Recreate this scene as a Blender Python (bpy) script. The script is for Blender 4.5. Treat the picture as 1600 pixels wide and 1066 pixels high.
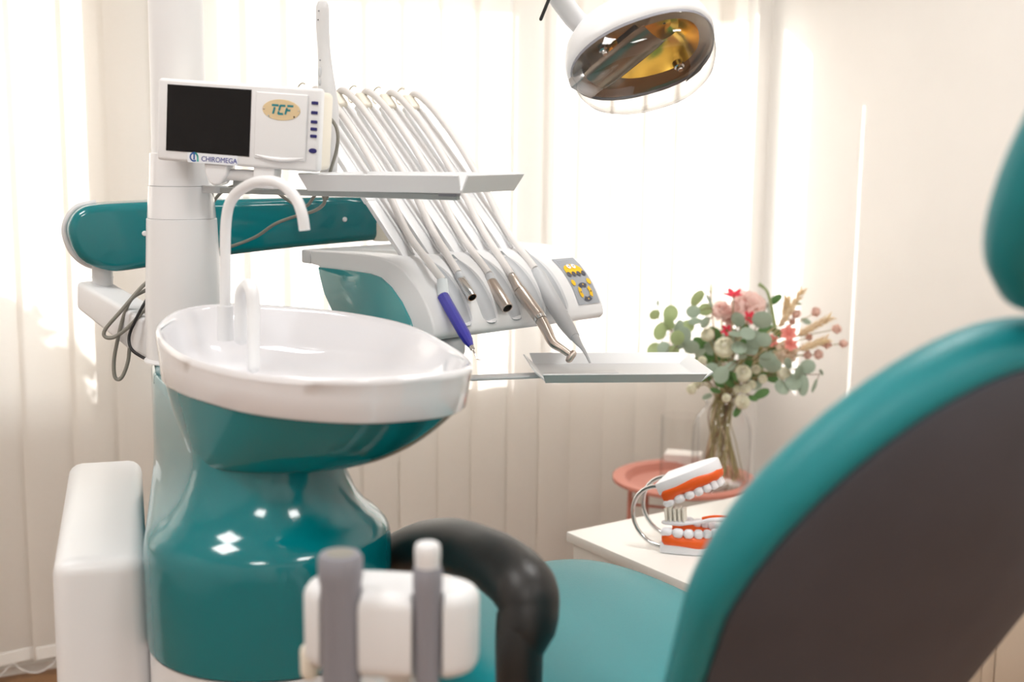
import bpy, bmesh, math, random
import numpy as np
from mathutils import Vector, Matrix, Quaternion
random.seed(7)
rng = np.random.default_rng(7)
for o in list(bpy.data.objects):
    bpy.data.objects.remove(o)
scene = bpy.context.scene
COL = scene.collection
R_ = math.radians

# ------------------------------------------------------------------ camera
FPX, PITCH, ROLL, CAMH = 1950.0, R_(9.0), R_(0.68), 1.25
def cam_axes():
    fw = np.array([0, math.cos(PITCH), -math.sin(PITCH)])
    up = np.array([0, math.sin(PITCH), math.cos(PITCH)])
    rt = np.array([1.0, 0, 0])
    c, s = math.cos(ROLL), math.sin(ROLL)
    return rt * c + up * s, -rt * s + up * c, fw
CR, CU, CF = cam_axes()
CAM = np.array([0, 0, CAMH])
def ray(px, py):
    return CF + CR * ((px - 800) / FPX) + CU * ((533 - py) / FPX)
def P(px, py, Y):
    d = ray(px, py)
    return CAM + d * (Y / d[1])
def onz(px, py, z):
    d = ray(px, py)
    return CAM + d * ((z - CAMH) / d[2])
def onplane(px, py, q, n):
    d = ray(px, py)
    return CAM + d * (np.dot(q - CAM, n) / np.dot(d, n))

cd = bpy.data.cameras.new('camera')
cam = bpy.data.objects.new('camera', cd)
COL.objects.link(cam)
cd.sensor_width = 36.0
cd.lens = FPX * 36.0 / 1600.0
cam.matrix_world = Matrix(((CR[0], CU[0], -CF[0], CAM[0]), (CR[1], CU[1], -CF[1], CAM[1]),
                           (CR[2], CU[2], -CF[2], CAM[2]), (0, 0, 0, 1)))
cd.dof.use_dof = True
cd.dof.focus_distance = 2.0
cd.dof.aperture_fstop = 2.8
cd.clip_start = 0.05
scene.camera = cam

# ------------------------------------------------------------------ light
scene.view_settings.view_transform = 'Standard'
scene.view_settings.look = 'None'
scene.view_settings.gamma = 1.0
scene.view_settings.use_curve_mapping = False
scene.view_settings.exposure = 0.90

# room frame: K = far right corner, RR runs along the window wall, NN into the room
KX = np.array([0.751, 3.756, 0.0])
RR = np.array([0.8944, 0.4472, 0.0])
NN = np.array([0.4472, -0.8944, 0.0])
ZZ = np.array([0, 0, 1.0])
def RM(a, n, z):
    return KX + RR * a + NN * n + ZZ * z

SUN_DIR = RR * 0.8 + NN * 1.0 - ZZ * 0.65
SUN_DIR = SUN_DIR / np.linalg.norm(SUN_DIR)
sd = bpy.data.lights.new('sun', 'SUN')
sd.energy = 4.8
sd.angle = R_(0.6)
sd.color = (1.0, 0.985, 0.955)
sun = bpy.data.objects.new('sun', sd)
COL.objects.link(sun)
sun.location = (-3, 8, 5)
sun.rotation_euler = Vector(SUN_DIR).to_track_quat('-Z', 'Y').to_euler()

world = bpy.data.worlds.new('sky')
scene.world = world
world.use_nodes = True
wn = world.node_tree
bg = wn.nodes['Background']
sky = wn.nodes.new('ShaderNodeTexSky')
sky.sky_type = 'NISHITA'
sky.sun_disc = False
sky.sun_elevation = R_(27)
sky.sun_rotation = math.atan2(-SUN_DIR[0], -SUN_DIR[1])
sky.air_density = 1.0
sky.dust_density = 3.0
hs = wn.nodes.new('ShaderNodeHueSaturation')
hs.inputs['Saturation'].default_value = 0.35
wn.links.new(sky.outputs[0], hs.inputs['Color'])
wn.links.new(hs.outputs[0], bg.inputs['Color'])
bg.inputs['Strength'].default_value = 0.17

FILL_WATTS = 7.0     # watts of each unseen fill panel added on the ceiling

# ------------------------------------------------------------------ materials
def lin(c):
    return tuple(((x / 255.0) / 12.92) if x / 255.0 <= 0.04045 else (((x / 255.0) + 0.055) / 1.055) ** 2.4 for x in c)
MATS = {}
def mat(name, rgb, rough=0.4, metal=0.0, coat=0.0, spec=0.5, bump=0.0, bscale=200.0, var=0.0, vscale=6.0, sheen=0.0, sss=0.0):
    m = bpy.data.materials.new(name)
    m.use_nodes = True
    nt = m.node_tree
    b = nt.nodes['Principled BSDF']
    c = lin(rgb)
    b.inputs['Base Color'].default_value = (*c, 1)
    b.inputs['Roughness'].default_value = rough
    b.inputs['Metallic'].default_value = metal
    b.inputs['Coat Weight'].default_value = coat
    b.inputs['Coat Roughness'].default_value = 0.05
    b.inputs['Specular IOR Level'].default_value = spec
    if sheen:
        b.inputs['Sheen Weight'].default_value = sheen
    if sss:
        b.inputs['Subsurface Weight'].default_value = sss
        b.inputs['Subsurface Radius'].default_value = (0.01, 0.008, 0.006)
    tc = nt.nodes.new('ShaderNodeTexCoord')
    if var:
        n = nt.nodes.new('ShaderNodeTexNoise')
        n.inputs['Scale'].default_value = vscale
        n.inputs['Detail'].default_value = 4
        nt.links.new(tc.outputs['Object'], n.inputs['Vector'])
        r = nt.nodes.new('ShaderNodeValToRGB')
        r.color_ramp.elements[0].color = (*[x * (1 - var) for x in c], 1)
        r.color_ramp.elements[1].color = (*[min(1, x * (1 + var)) for x in c], 1)
        r.color_ramp.elements[0].position = 0.3
        r.color_ramp.elements[1].position = 0.7
        nt.links.new(n.outputs['Fac'], r.inputs['Fac'])
        nt.links.new(r.outputs['Color'], b.inputs['Base Color'])
    if bump:
        n = nt.nodes.new('ShaderNodeTexNoise')
        n.inputs['Scale'].default_value = bscale
        n.inputs['Detail'].default_value = 3
        nt.links.new(tc.outputs['Object'], n.inputs['Vector'])
        bp = nt.nodes.new('ShaderNodeBump')
        bp.inputs['Strength'].default_value = bump
        bp.inputs['Distance'].default_value = 0.002
        nt.links.new(n.outputs['Fac'], bp.inputs['Height'])
        nt.links.new(bp.outputs['Normal'], b.inputs['Normal'])
    MATS[name] = m
    return m
mat('wall_paint', (238, 235, 231), 0.8, bump=0.12, bscale=150, var=0.012)
mat('ceiling_paint', (245, 243, 240), 0.9, bump=0.1)
mat('paving', (160, 158, 152), 0.85, bump=0.2, bscale=20, var=0.05, vscale=3)
mat('trim_white', (240, 238, 234), 0.45, var=0.01)
mat('pvc', (244, 244, 243), 0.35, var=0.01)
mat('white_plastic', (228, 229, 231), 0.32, var=0.01)
mat('white_gloss', (230, 231, 234), 0.12, coat=0.6, var=0.008)
mat('tray_white', (222, 224, 226), 0.42, var=0.01)
mat('ceramic', (232, 232, 236), 0.07, coat=1.0, var=0.006)
mat('cream_plastic', (232, 226, 212), 0.38, var=0.012)
mat('grey_white', (214, 215, 217), 0.4, var=0.012)
mat('light_grey', (196, 199, 203), 0.42, var=0.015)
mat('mid_light', (186, 189, 193), 0.45, var=0.015)
mat('rail_grey', (172, 178, 178), 0.45, var=0.02)
mat('mid_grey', (138, 138, 146), 0.55, var=0.03)
mat('hose_grey', (222, 219, 217), 0.5, var=0.02)
mat('cable_grey', (138, 136, 128), 0.55, var=0.03)
mat('cable_black', (22, 22, 24), 0.5, var=0.03)
mat('teal_gloss', (0, 115, 123), 0.12, coat=0.25, var=0.015)
mat('teal_panel', (60, 152, 156), 0.12, coat=1.0, var=0.02)  # teal lightened to stand in for reflections of bright white surfaces
mat('vinyl_teal', (0, 130, 138), 0.44, bump=0.2, bscale=420, var=0.02, sheen=0.06)
mat('vinyl_grey', (70, 70, 77), 0.6, bump=0.35, bscale=300, var=0.09, vscale=9)
mat('black_rubber', (26, 25, 25), 0.42, bump=0.15, bscale=500, var=0.05)
mat('screen_black', (10, 9, 11), 0.25, spec=0.25)
mat('button_blue', (28, 28, 100), 0.4)
mat('badge_gold', (222, 200, 160), 0.35, metal=0.25, var=0.04, vscale=60)
mat('letter_teal', (20, 130, 140), 0.5)
mat('letter_blue', (62, 70, 150), 0.5)
mat('icon_blue', (40, 90, 160), 0.5)
mat('icon_teal', (50, 170, 160), 0.5)
mat('sticker', (226, 230, 236), 0.5)
mat('chrome', (215, 215, 215), 0.12, metal=1.0)
mat('steel_warm', (206, 196, 188), 0.3, metal=1.0, var=0.03, vscale=40)
mat('steel', (190, 190, 192), 0.28, metal=1.0, var=0.03, vscale=40)
mat('dark_hole', (18, 18, 20), 0.7)
mat('blue_plastic', (48, 46, 160), 0.3, coat=0.3, var=0.03, vscale=40)
mat('clear_sleeve', (222, 230, 234), 0.25, var=0.02)
mat('panel_grey', (158, 163, 170), 0.45, var=0.02, vscale=30)
mat('panel_yellow', (238, 190, 20), 0.45)
mat('panel_dark', (74, 76, 88), 0.45)
mat('panel_white', (245, 245, 245), 0.45)
mat('gold_mirror', (250, 205, 95), 0.2, metal=1.0)
mat('lamp_metal', (150, 138, 124), 0.25, metal=1.0, var=0.08, vscale=30)
mat('coral', (198, 128, 112), 0.55, bump=0.08, bscale=300, var=0.02)
mat('orange_gum', (238, 96, 22), 0.4, var=0.05, vscale=40)
mat('model_white', (240, 241, 246), 0.35, var=0.01)
mat('bristle', (244, 240, 228), 0.6)
mat('box_white', (246, 240, 236), 0.6)
mat('cabinet_white', (246, 243, 238), 0.35, var=0.01)
mat('cabinet_beige', (214, 200, 182), 0.55, var=0.02)
mat('leaf_euc', (160, 178, 160), 0.55, var=0.14, vscale=25)
mat('leaf_light', (172, 190, 140), 0.55, var=0.12, vscale=25)
mat('leaf_dark', (88, 128, 74), 0.5, var=0.2, vscale=25)
mat('stem_green', (166, 156, 110), 0.6, var=0.12, vscale=30)
mat('stem_brown', (138, 112, 88), 0.65, var=0.15, vscale=30)
mat('rose_cream', (255, 250, 232), 0.6, var=0.06, vscale=50)
mat('rose_peach', (255, 238, 222), 0.6, var=0.06, vscale=50)
mat('peony_pink', (255, 226, 220), 0.6, var=0.08, vscale=50)
mat('flower_red', (232, 70, 92), 0.55, var=0.12, vscale=50)
mat('lily_coral', (252, 160, 150), 0.55, var=0.14, vscale=60)
mat('globe_pink', (255, 220, 208), 0.8, bump=0.8, bscale=300, var=0.1, vscale=80)
mat('wheat', (252, 232, 202), 0.75, var=0.1, vscale=60)
mat('shrub_leaf', (70, 104, 52), 0.6, var=0.2)
mat('lamp_diffuser', (250, 250, 248), 0.5)

def leafy(names, f):
    for n in names:
        nt = MATS[n].node_tree; b = nt.nodes['Principled BSDF']; o = nt.nodes['Material Output']
        t = nt.nodes.new('ShaderNodeBsdfTranslucent'); mx = nt.nodes.new('ShaderNodeMixShader'); mx.inputs[0].default_value = f
        t.inputs['Color'].default_value = b.inputs['Base Color'].default_value
        if b.inputs['Base Color'].is_linked: nt.links.new(b.inputs['Base Color'].links[0].from_socket, t.inputs['Color'])
        nt.links.new(b.outputs[0], mx.inputs[1]); nt.links.new(t.outputs[0], mx.inputs[2]); nt.links.new(mx.outputs[0], o.inputs['Surface'])
leafy(['peony_pink', 'rose_cream', 'rose_peach', 'flower_red', 'lily_coral', 'globe_pink', 'wheat'], 0.45)
leafy(['leaf_euc', 'leaf_light', 'leaf_dark'], 0.3)
def floor_mat():
    m = bpy.data.materials.new('wood_floor'); m.use_nodes = True
    nt = m.node_tree; b = nt.nodes['Principled BSDF']
    tc = nt.nodes.new('ShaderNodeTexCoord'); mp = nt.nodes.new('ShaderNodeMapping')
    mp.inputs['Rotation'].default_value = (0, 0, -math.atan2(RR[1], RR[0]))
    mp.inputs['Scale'].default_value = (1, 8, 1)
    br = nt.nodes.new('ShaderNodeTexNoise'); br.inputs['Scale'].default_value = 5; br.inputs['Detail'].default_value = 8
    rp = nt.nodes.new('ShaderNodeValToRGB')
    rp.color_ramp.elements[0].color = (*lin((124, 88, 56)), 1); rp.color_ramp.elements[1].color = (*lin((170, 126, 88)), 1)
    nt.links.new(tc.outputs['Object'], mp.inputs['Vector']); nt.links.new(mp.outputs[0], br.inputs['Vector'])
    nt.links.new(br.outputs['Fac'], rp.inputs['Fac']); nt.links.new(rp.outputs['Color'], b.inputs['Base Color'])
    b.inputs['Roughness'].default_value = 0.35
    MATS['wood_floor'] = m
floor_mat()
def blind_mat():
    m = bpy.data.materials.new('blind_fabric'); m.use_nodes = True
    nt = m.node_tree; nt.nodes.clear()
    out = nt.nodes.new('ShaderNodeOutputMaterial'); mix = nt.nodes.new('ShaderNodeMixShader')
    d = nt.nodes.new('ShaderNodeBsdfDiffuse'); t = nt.nodes.new('ShaderNodeBsdfTranslucent')
    tc = nt.nodes.new('ShaderNodeTexCoord'); n = nt.nodes.new('ShaderNodeTexNoise')
    mp = nt.nodes.new('ShaderNodeMapping'); mp.inputs['Scale'].default_value = (1, 1, 40)
    n.inputs['Scale'].default_value = 60
    nt.links.new(tc.outputs['Object'], mp.inputs['Vector']); nt.links.new(mp.outputs[0], n.inputs['Vector'])
    rp = nt.nodes.new('ShaderNodeValToRGB')
    rp.color_ramp.elements[0].color = (*lin((238, 233, 226)), 1); rp.color_ramp.elements[1].color = (*lin((247, 243, 238)), 1)
    nt.links.new(n.outputs['Fac'], rp.inputs['Fac'])
    nt.links.new(rp.outputs['Color'], d.inputs['Color']); nt.links.new(rp.outputs['Color'], t.inputs['Color'])
    mix.inputs[0].default_value = 0.46
    nt.links.new(d.outputs[0], mix.inputs[1]); nt.links.new(t.outputs[0], mix.inputs[2]); nt.links.new(mix.outputs[0], out.inputs[0])
    MATS['blind_fabric'] = m
blind_mat()
def glass_mat(name, tint, base=0.05, edge=0.5, rough=0.02, power=3.0, dark=0.5):
    m = bpy.data.materials.new(name); m.use_nodes = True
    nt = m.node_tree; nt.nodes.clear()
    out = nt.nodes.new('ShaderNodeOutputMaterial'); mix = nt.nodes.new('ShaderNodeMixShader')
    t = nt.nodes.new('ShaderNodeBsdfTransparent'); g = nt.nodes.new('ShaderNodeBsdfGlossy')
    t.inputs['Color'].default_value = (*tint, 1); g.inputs['Roughness'].default_value = rough
    f = nt.nodes.new('ShaderNodeLayerWeight'); f.inputs['Blend'].default_value = 0.5
    pw = nt.nodes.new('ShaderNodeMath'); pw.operation = 'POWER'; pw.inputs[1].default_value = power
    mu = nt.nodes.new('ShaderNodeMath'); mu.operation = 'MULTIPLY_ADD'; mu.inputs[1].default_value = edge; mu.inputs[2].default_value = base; mu.use_clamp = True
    p2 = nt.nodes.new('ShaderNodeMath'); p2.operation = 'POWER'; p2.inputs[1].default_value = 5.0
    mc = nt.nodes.new('ShaderNodeMix'); mc.data_type = 'RGBA'
    mc.inputs['A'].default_value = (*tint, 1); mc.inputs['B'].default_value = (*[x * dark for x in tint], 1)
    nt.links.new(f.outputs['Facing'], p2.inputs[0]); nt.links.new(p2.outputs[0], mc.inputs['Factor']); nt.links.new(mc.outputs['Result'], t.inputs['Color'])
    nt.links.new(f.outputs['Facing'], pw.inputs[0]); nt.links.new(pw.outputs[0], mu.inputs[0]); nt.links.new(mu.outputs[0], mix.inputs[0])
    nt.links.new(t.outputs[0], mix.inputs[1]); nt.links.new(g.outputs[0], mix.inputs[2]); nt.links.new(mix.outputs[0], out.inputs[0])
    MATS[name] = m
glass_mat('window_glass', (0.96, 0.97, 0.97), 0.05, 0.5)
glass_mat('vase_glass', (0.975, 0.978, 0.976), 0.04, 0.7, 0.03, 3.0, 0.45)
glass_mat('lamp_cover', (0.90, 0.89, 0.88), 0.06, 0.35, 0.03, 2.5, 0.25)
def emit_mat():
    m = bpy.data.materials.new('fill_glow'); m.use_nodes = True
    b = m.node_tree.nodes['Principled BSDF']
    b.inputs['Base Color'].default_value = (0.9, 0.9, 0.9, 1)
    b.inputs['Emission Color'].default_value = (1, 0.97, 0.92, 1); b.inputs['Emission Strength'].default_value = 4.0  # glow of the added ceiling fill panels
    MATS['fill_glow'] = m
emit_mat()

# ------------------------------------------------------------------ mesh helpers
def V(*a):
    return np.array(a, float)
def unit(v):
    v = np.asarray(v, float); return v / np.linalg.norm(v)
def join(*ms):
    vs, fs, o = [], [], 0
    for v, f in ms:
        v = np.asarray(v, float).reshape(-1, 3)
        vs.append(v); fs += [[i + o for i in q] for q in f]; o += len(v)
    return np.vstack(vs), fs
def from_bm(bm):
    bm.verts.index_update()
    v = np.array([x.co[:] for x in bm.verts]); f = [[x.index for x in q.verts] for q in bm.faces]
    bm.free(); return v, f
def bbox(size, bev=0.0, seg=3, c=(0, 0, 0), ax=None):
    """bevelled box, centred at c, axes ax (3 unit vectors)"""
    bm = bmesh.new(); bmesh.ops.create_cube(bm, size=1.0)
    for v in bm.verts: v.co = Vector((v.co.x * size[0], v.co.y * size[1], v.co.z * size[2]))
    if bev > 0:
        bmesh.ops.bevel(bm, geom=list(bm.edges), offset=bev, segments=seg, profile=0.5, affect='EDGES', clamp_overlap=True)
    v, f = from_bm(bm)
    return place(v, c, ax), f
def place(v, c=(0, 0, 0), ax=None):
    v = np.asarray(v, float)
    if ax is not None:
        v = v @ np.array([np.asarray(a, float) for a in ax])
    return v + np.asarray(c, float)
def hexa(p):
    return np.array(p, float), [[3, 2, 1, 0], [4, 5, 6, 7], [0, 1, 5, 4], [1, 2, 6, 5], [2, 3, 7, 6], [3, 0, 4, 7]]
def rbox(a0, a1, n0, n1, z0, z1):
    return hexa([RM(a0, n1, z0), RM(a1, n1, z0), RM(a1, n0, z0), RM(a0, n0, z0),
                 RM(a0, n1, z1), RM(a1, n1, z1), RM(a1, n0, z1), RM(a0, n0, z1)])
def cat(pts, per=8, closed=False):
    pts = np.asarray(pts, float); n = len(pts); out = []
    rngk = range(n) if closed else range(n - 1)
    for i in rngk:
        if closed:
            p0, p1, p2, p3 = pts[(i - 1) % n], pts[i], pts[(i + 1) % n], pts[(i + 2) % n]
        else:
            p1, p2 = pts[i], pts[i + 1]
            p0 = pts[i - 1] if i > 0 else 2 * p1 - p2
            p3 = pts[i + 2] if i + 2 < n else 2 * p2 - p1
        for k in range(per):
            t = k / per
            out.append(0.5 * ((2 * p1) + (-p0 + p2) * t + (2 * p0 - 5 * p1 + 4 * p2 - p3) * t * t + (-p0 + 3 * p1 - 3 * p2 + p3) * t ** 3))
    if not closed: out.append(pts[-1])
    return np.array(out)
def loft(loops, cap0=True, cap1=True, closed=True):
    n = len(loops[0]); v = np.vstack(loops); f = []
    for i in range(len(loops) - 1):
        for k in range(n if closed else n - 1):
            k2 = (k + 1) % n
            f.append([i * n + k, i * n + k2, (i + 1) * n + k2, (i + 1) * n + k])
    if cap0: f.append([k for k in range(n)][::-1])
    if cap1: f.append([(len(loops) - 1) * n + k for k in range(n)])
    return v, f
def tube(path, r, seg=12, caps=True, flat=None, ref=None):
    """path Nx3; r scalar or list; flat=(sx,sy) squashes section"""
    path = np.asarray(path, float); n = len(path)
    r = np.full(n, r) if np.isscalar(r) else np.asarray(r, float)
    if len(r) != n: r = np.interp(np.linspace(0, 1, n), np.linspace(0, 1, len(r)), r)
    t = np.gradient(path, axis=0); t /= (np.linalg.norm(t, axis=1)[:, None] + 1e-12)
    u = np.array(ref, float) if ref is not None else (V(0, 0, 1) if abs(t[0][2]) < 0.9 else V(1, 0, 0))
    u = unit(u - t[0] * np.dot(u, t[0])); loops = []
    for i in range(n):
        u = u - t[i] * np.dot(u, t[i]); u = unit(u); w = np.cross(t[i], u)
        a = np.linspace(0, 2 * math.pi, seg, endpoint=False)
        sx, sy = flat if flat else (1, 1)
        loops.append(path[i] + r[i] * (np.outer(np.cos(a) * sx, u) + np.outer(np.sin(a) * sy, w)))
    return loft(loops, caps, caps)
def rtube(path, r, seg=14, k=4, **kw):
    """tube with rounded ends"""
    path = np.asarray(path, float); n = len(path)
    r = np.full(n, r) if np.isscalar(r) else np.interp(np.linspace(0, 1, n), np.linspace(0, 1, len(r)), r)
    d0 = unit(path[0] - path[1]); d1 = unit(path[-1] - path[-2]); a = [math.pi / 2 * j / k for j in range(1, k + 1)]
    pre = [path[0] + d0 * r[0] * math.sin(x) * 0.98 for x in a][::-1]; prer = [max(r[0] * math.cos(x), r[0] * 0.04) for x in a][::-1]
    po = [path[-1] + d1 * r[-1] * math.sin(x) * 0.98 for x in a]; por = [max(r[-1] * math.cos(x), r[-1] * 0.04) for x in a]
    return tube(np.vstack([pre, path, po]), list(prer) + list(r) + list(por), seg, **kw)
def cyl(p0, p1, r0, r1=None, seg=24, caps=True):
    return tube(np.array([p0, p1]), [r0, r0 if r1 is None else r1], seg, caps)
def lathe(prof, c, seg=40, ax=None, caps=True, sx=1.0, sy=1.0):
    a = np.linspace(0, 2 * math.pi, seg, endpoint=False)
    loops = [np.stack([r * sx * np.cos(a), r * sy * np.sin(a), np.full(seg, z)], 1) for r, z in prof]
    v, f = loft(loops, caps, caps)
    return place(v, c, ax), f
def ball(c, r, seg=16, rings=10, ax=None):
    a = np.linspace(-math.pi / 2, math.pi / 2, rings)
    r = (r, r, r) if np.isscalar(r) else r
    prof = [(max(math.cos(x), 0.02), math.sin(x)) for x in a]
    v, f = lathe(prof, (0, 0, 0), seg)
    return place(v * np.array(r), c, ax), f
def prism(poly, vec, bev=0.0, seg=2):
    """extrude a planar 3d polygon along vec, optionally bevel sharp edges"""
    bm = bmesh.new(); vs = [bm.verts.new(Vector(p)) for p in poly]
    fc = bm.faces.new(vs); r = bmesh.ops.extrude_face_region(bm, geom=[fc])
    bmesh.ops.translate(bm, vec=Vector(vec), verts=[x for x in r['geom'] if isinstance(x, bmesh.types.BMVert)])
    bmesh.ops.recalc_face_normals(bm, faces=list(bm.faces))
    if bev > 0:
        es = [e for e in bm.edges if len(e.link_faces) == 2 and e.calc_face_angle(0) > R_(35)]
        bmesh.ops.bevel(bm, geom=es, offset=bev, segments=seg, profile=0.5, affect='EDGES', clamp_overlap=True)
    return from_bm(bm)
def make_mesh(name, md, m, smooth=38.0, recalc=True):
    v, f = md
    me = bpy.data.meshes.new(name); me.from_pydata([tuple(x) for x in v], [], [list(q) for q in f]); me.update()
    if recalc:
        bm = bmesh.new(); bm.from_mesh(me); bmesh.ops.recalc_face_normals(bm, faces=list(bm.faces)); bm.to_mesh(me); bm.free()
    if smooth:
        me.polygons.foreach_set('use_smooth', [True] * len(me.polygons)); me.set_sharp_from_angle(angle=R_(smooth))
    if m: me.materials.append(MATS[m])
    return me
ORG = {}
def tag(o, label=None, cat_=None, group=None, kind=None):
    if label: o['label'] = label
    if cat_: o['category'] = cat_
    if group: o['group'] = group
    if kind: o['kind'] = kind
def thing(name, label, cat_, loc, group=None):
    o = bpy.data.objects.new(name, None); COL.objects.link(o); o.location = tuple(loc)
    o.empty_display_size = 0.05
    ORG[o.name] = np.asarray(loc, float); tag(o, label, cat_, group); return o
def part(par, name, md, m, smooth=38.0, label=None, sub=0, recalc=True):
    org = ORG[par.name]
    v, f = md
    me = make_mesh(name, (np.asarray(v, float) - org, f), m, smooth, recalc)
    o = bpy.data.objects.new(name, me); COL.objects.link(o); o.parent = par; ORG[o.name] = org
    if label: o['label'] = label
    if sub: subd(o, sub)
    return o
def solo(name, md, m, label, cat_, group=None, smooth=38.0, sub=0, kind=None):
    v, f = md; v = np.asarray(v, float)
    org = V((v[:, 0].min() + v[:, 0].max()) / 2, (v[:, 1].min() + v[:, 1].max()) / 2, v[:, 2].min())
    o = bpy.data.objects.new(name, make_mesh(name, (v - org, f), m, smooth)); COL.objects.link(o); o.location = tuple(org)
    ORG[o.name] = org; tag(o, label, cat_, group, kind)
    if sub: subd(o, sub)
    return o
def struct(name, md, m, smooth=30.0):
    o = solo(name, md, m, None, None, smooth=smooth); o['kind'] = 'structure'; return o
def subd(o, lv):
    md = o.modifiers.new('sub', 'SUBSURF'); md.levels = lv; md.render_levels = lv
def bake(md, mods, smooth_iter=0):
    """evaluate modifiers on mesh data and give plain data back"""
    me = make_mesh('tmp', md, None, 0); o = bpy.data.objects.new('tmp', me); COL.objects.link(o); mods(o)
    dg = bpy.context.evaluated_depsgraph_get(); dg.update()
    e = o.evaluated_get(dg).to_mesh()
    v = np.array([x.co[:] for x in e.vertices]); f = [list(p.vertices) for p in e.polygons]
    o.evaluated_get(dg).to_mesh_clear(); bpy.data.objects.remove(o); bpy.data.meshes.remove(me)
    return v, f
def text_mesh(s, size, shear=0.0, spacing=1.0, bold=0.0):
    cu = bpy.data.curves.new('tmp', 'FONT'); cu.body = s; cu.size = size; cu.shear = shear; cu.space_character = spacing
    cu.align_x = 'CENTER'; cu.align_y = 'CENTER'; cu.resolution_u = 3; cu.offset = bold; cu.extrude = 0.0002
    o = bpy.data.objects.new('tmp', cu); COL.objects.link(o)
    dg = bpy.context.evaluated_depsgraph_get(); dg.update()
    e = o.evaluated_get(dg).to_mesh(); v = np.array([x.co[:] for x in e.vertices]); f = [list(p.vertices) for p in e.polygons]
    o.evaluated_get(dg).to_mesh_clear(); bpy.data.objects.remove(o); bpy.data.curves.remove(cu)
    return v, f

# ================================================================== the room
WA0, WA1 = -4.3, 0.0      # along the window wall
DEP = 4.7                 # room depth
HT = 2.7
SILL, LINT = 0.64, 1.76
W1 = (-1.86, -0.05); W2 = (-3.4, -2.0)
struct('floor', rbox(WA0 - 0.1, 0.1, -0.2, DEP + 0.1, -0.1, 0.0), 'wood_floor')
struct('ceiling', rbox(WA0 - 0.1, 0.1, -0.2, DEP + 0.1, HT, HT + 0.1), 'ceiling_paint')
struct('wall_back', join(rbox(WA0, 0, -0.2, 0, 0, SILL), rbox(WA0, 0, -0.2, 0, LINT, HT),
                         rbox(W1[1], 0, -0.2, 0, SILL, LINT), rbox(W2[1], W1[0], -0.2, 0, SILL, LINT),
                         rbox(WA0, W2[0], -0.2, 0, SILL, LINT)), 'wall_paint')
struct('wall_right', rbox(0, 0.1, -0.2, DEP + 0.1, 0, HT), 'wall_paint')
struct('wall_left', rbox(WA0 - 0.1, WA0, -0.2, DEP + 0.1, 0, HT), 'wall_paint')
struct('wall_front', rbox(WA0, 0, DEP, DEP + 0.1, 0, HT), 'wall_paint')
struct('baseboard_back', join(rbox(WA0, 0, 0, 0.014, 0, 0.075), rbox(WA0, 0, 0.014, 0.02, 0, 0.02)), 'trim_white')
struct('baseboard_right', rbox(-0.014, 0, 0.014, DEP, 0, 0.075), 'trim_white')
def window(name, a0, a1, nsash):
    fr = struct(name, join(rbox(a0, a1, -0.13, -0.07, SILL, SILL + 0.05), rbox(a0, a1, -0.13, -0.07, LINT - 0.05, LINT),
                           rbox(a0, a0 + 0.05, -0.13, -0.07, SILL + 0.05, LINT - 0.05), rbox(a1 - 0.05, a1, -0.13, -0.07, SILL + 0.05, LINT - 0.05)), 'pvc')
    w = (a1 - a0) / nsash
    for i in range(1, nsash):
        part(fr, 'mullion', rbox(a0 + w * i - 0.035, a0 + w * i + 0.035, -0.135, -0.065, SILL + 0.05, LINT - 0.05), 'pvc')
    for i in range(nsash):
        l = a0 + w * i + (0.05 if i == 0 else 0.035); r = a0 + w * (i + 1) - (0.05 if i == nsash - 1 else 0.035)
        p = RM(l, -0.1, SILL + 0.05), RM(r, -0.1, SILL + 0.05), RM(r, -0.1, LINT - 0.05), RM(l, -0.1, LINT - 0.05)
        part(fr, 'pane', (np.array(p), [[0, 1, 2, 3]]), 'window_glass', recalc=False)
    part(fr, 'window_sill', rbox(a0, a1, -0.07, 0.015, SILL - 0.025, SILL), 'pvc')
    return fr
struct('ground', rbox(-300, 300, -400, -0.2, -0.2, -0.1), 'paving')
window('window_1', W1[0], W1[1], 2)
window('window_2', W2[0], W2[1], 2)

# vertical blind: every slat its own sheet of cloth
BN = 0.075
bl = thing('vertical_blind', 'off white vertical slat blind hanging in front of the sunny window', 'blind', RM(-1.6, BN, 2.35))
part(bl, 'head_rail', join(rbox(-3.3, -0.08, BN - 0.02, BN + 0.02, 2.32, 2.36)), 'pvc')
SW = 0.112
def slat_mesh():
    xs = np.linspace(-SW / 2, SW / 2, 5); zs = np.linspace(0.05, 2.31, 9); v = []; f = []
    for z in zs:
        for x in xs: v.append((x, 0.004 * math.cos(x / SW * math.pi), z - 2.35))
    for i in range(8):
        for k in range(4): f.append([i * 5 + k, i * 5 + k + 1, (i + 1) * 5 + k + 1, (i + 1) * 5 + k])
    return make_mesh('slat', (v, f), 'blind_fabric', 60, False)
sm = slat_mesh()
wm = make_mesh('slat_weight', bbox((SW - 0.01, 0.004, 0.03), 0.001, 1), 'trim_white')
base_ang = math.atan2(RR[1], RR[0])
centers = [-0.172, -0.222, -0.330]
while centers[-1] > -3.2: centers.append(centers[-1] - 0.1 - rng.uniform(-0.004, 0.006))
tilt = []
for i, a in enumerate(centers):
    o = bpy.data.objects.new('slat', sm); COL.objects.link(o); o.parent = bl
    n = BN - (0.03 if i == 0 else (0.024 if i == 1 else 0.0))
    p = RM(a, n, 2.35) - ORG[bl.name]
    o.location = tuple(p)
    o.rotation_euler = (0, 0, base_ang + R_(8 + rng.uniform(-4, 5)) if i > 1 else base_ang + R_(6))
    ORG[o.name] = ORG[bl.name]
    w = bpy.data.objects.new('slat_weight', wm); COL.objects.link(w); w.parent = o; w.location = (0, 0, 0.066 - 2.35)
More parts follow.
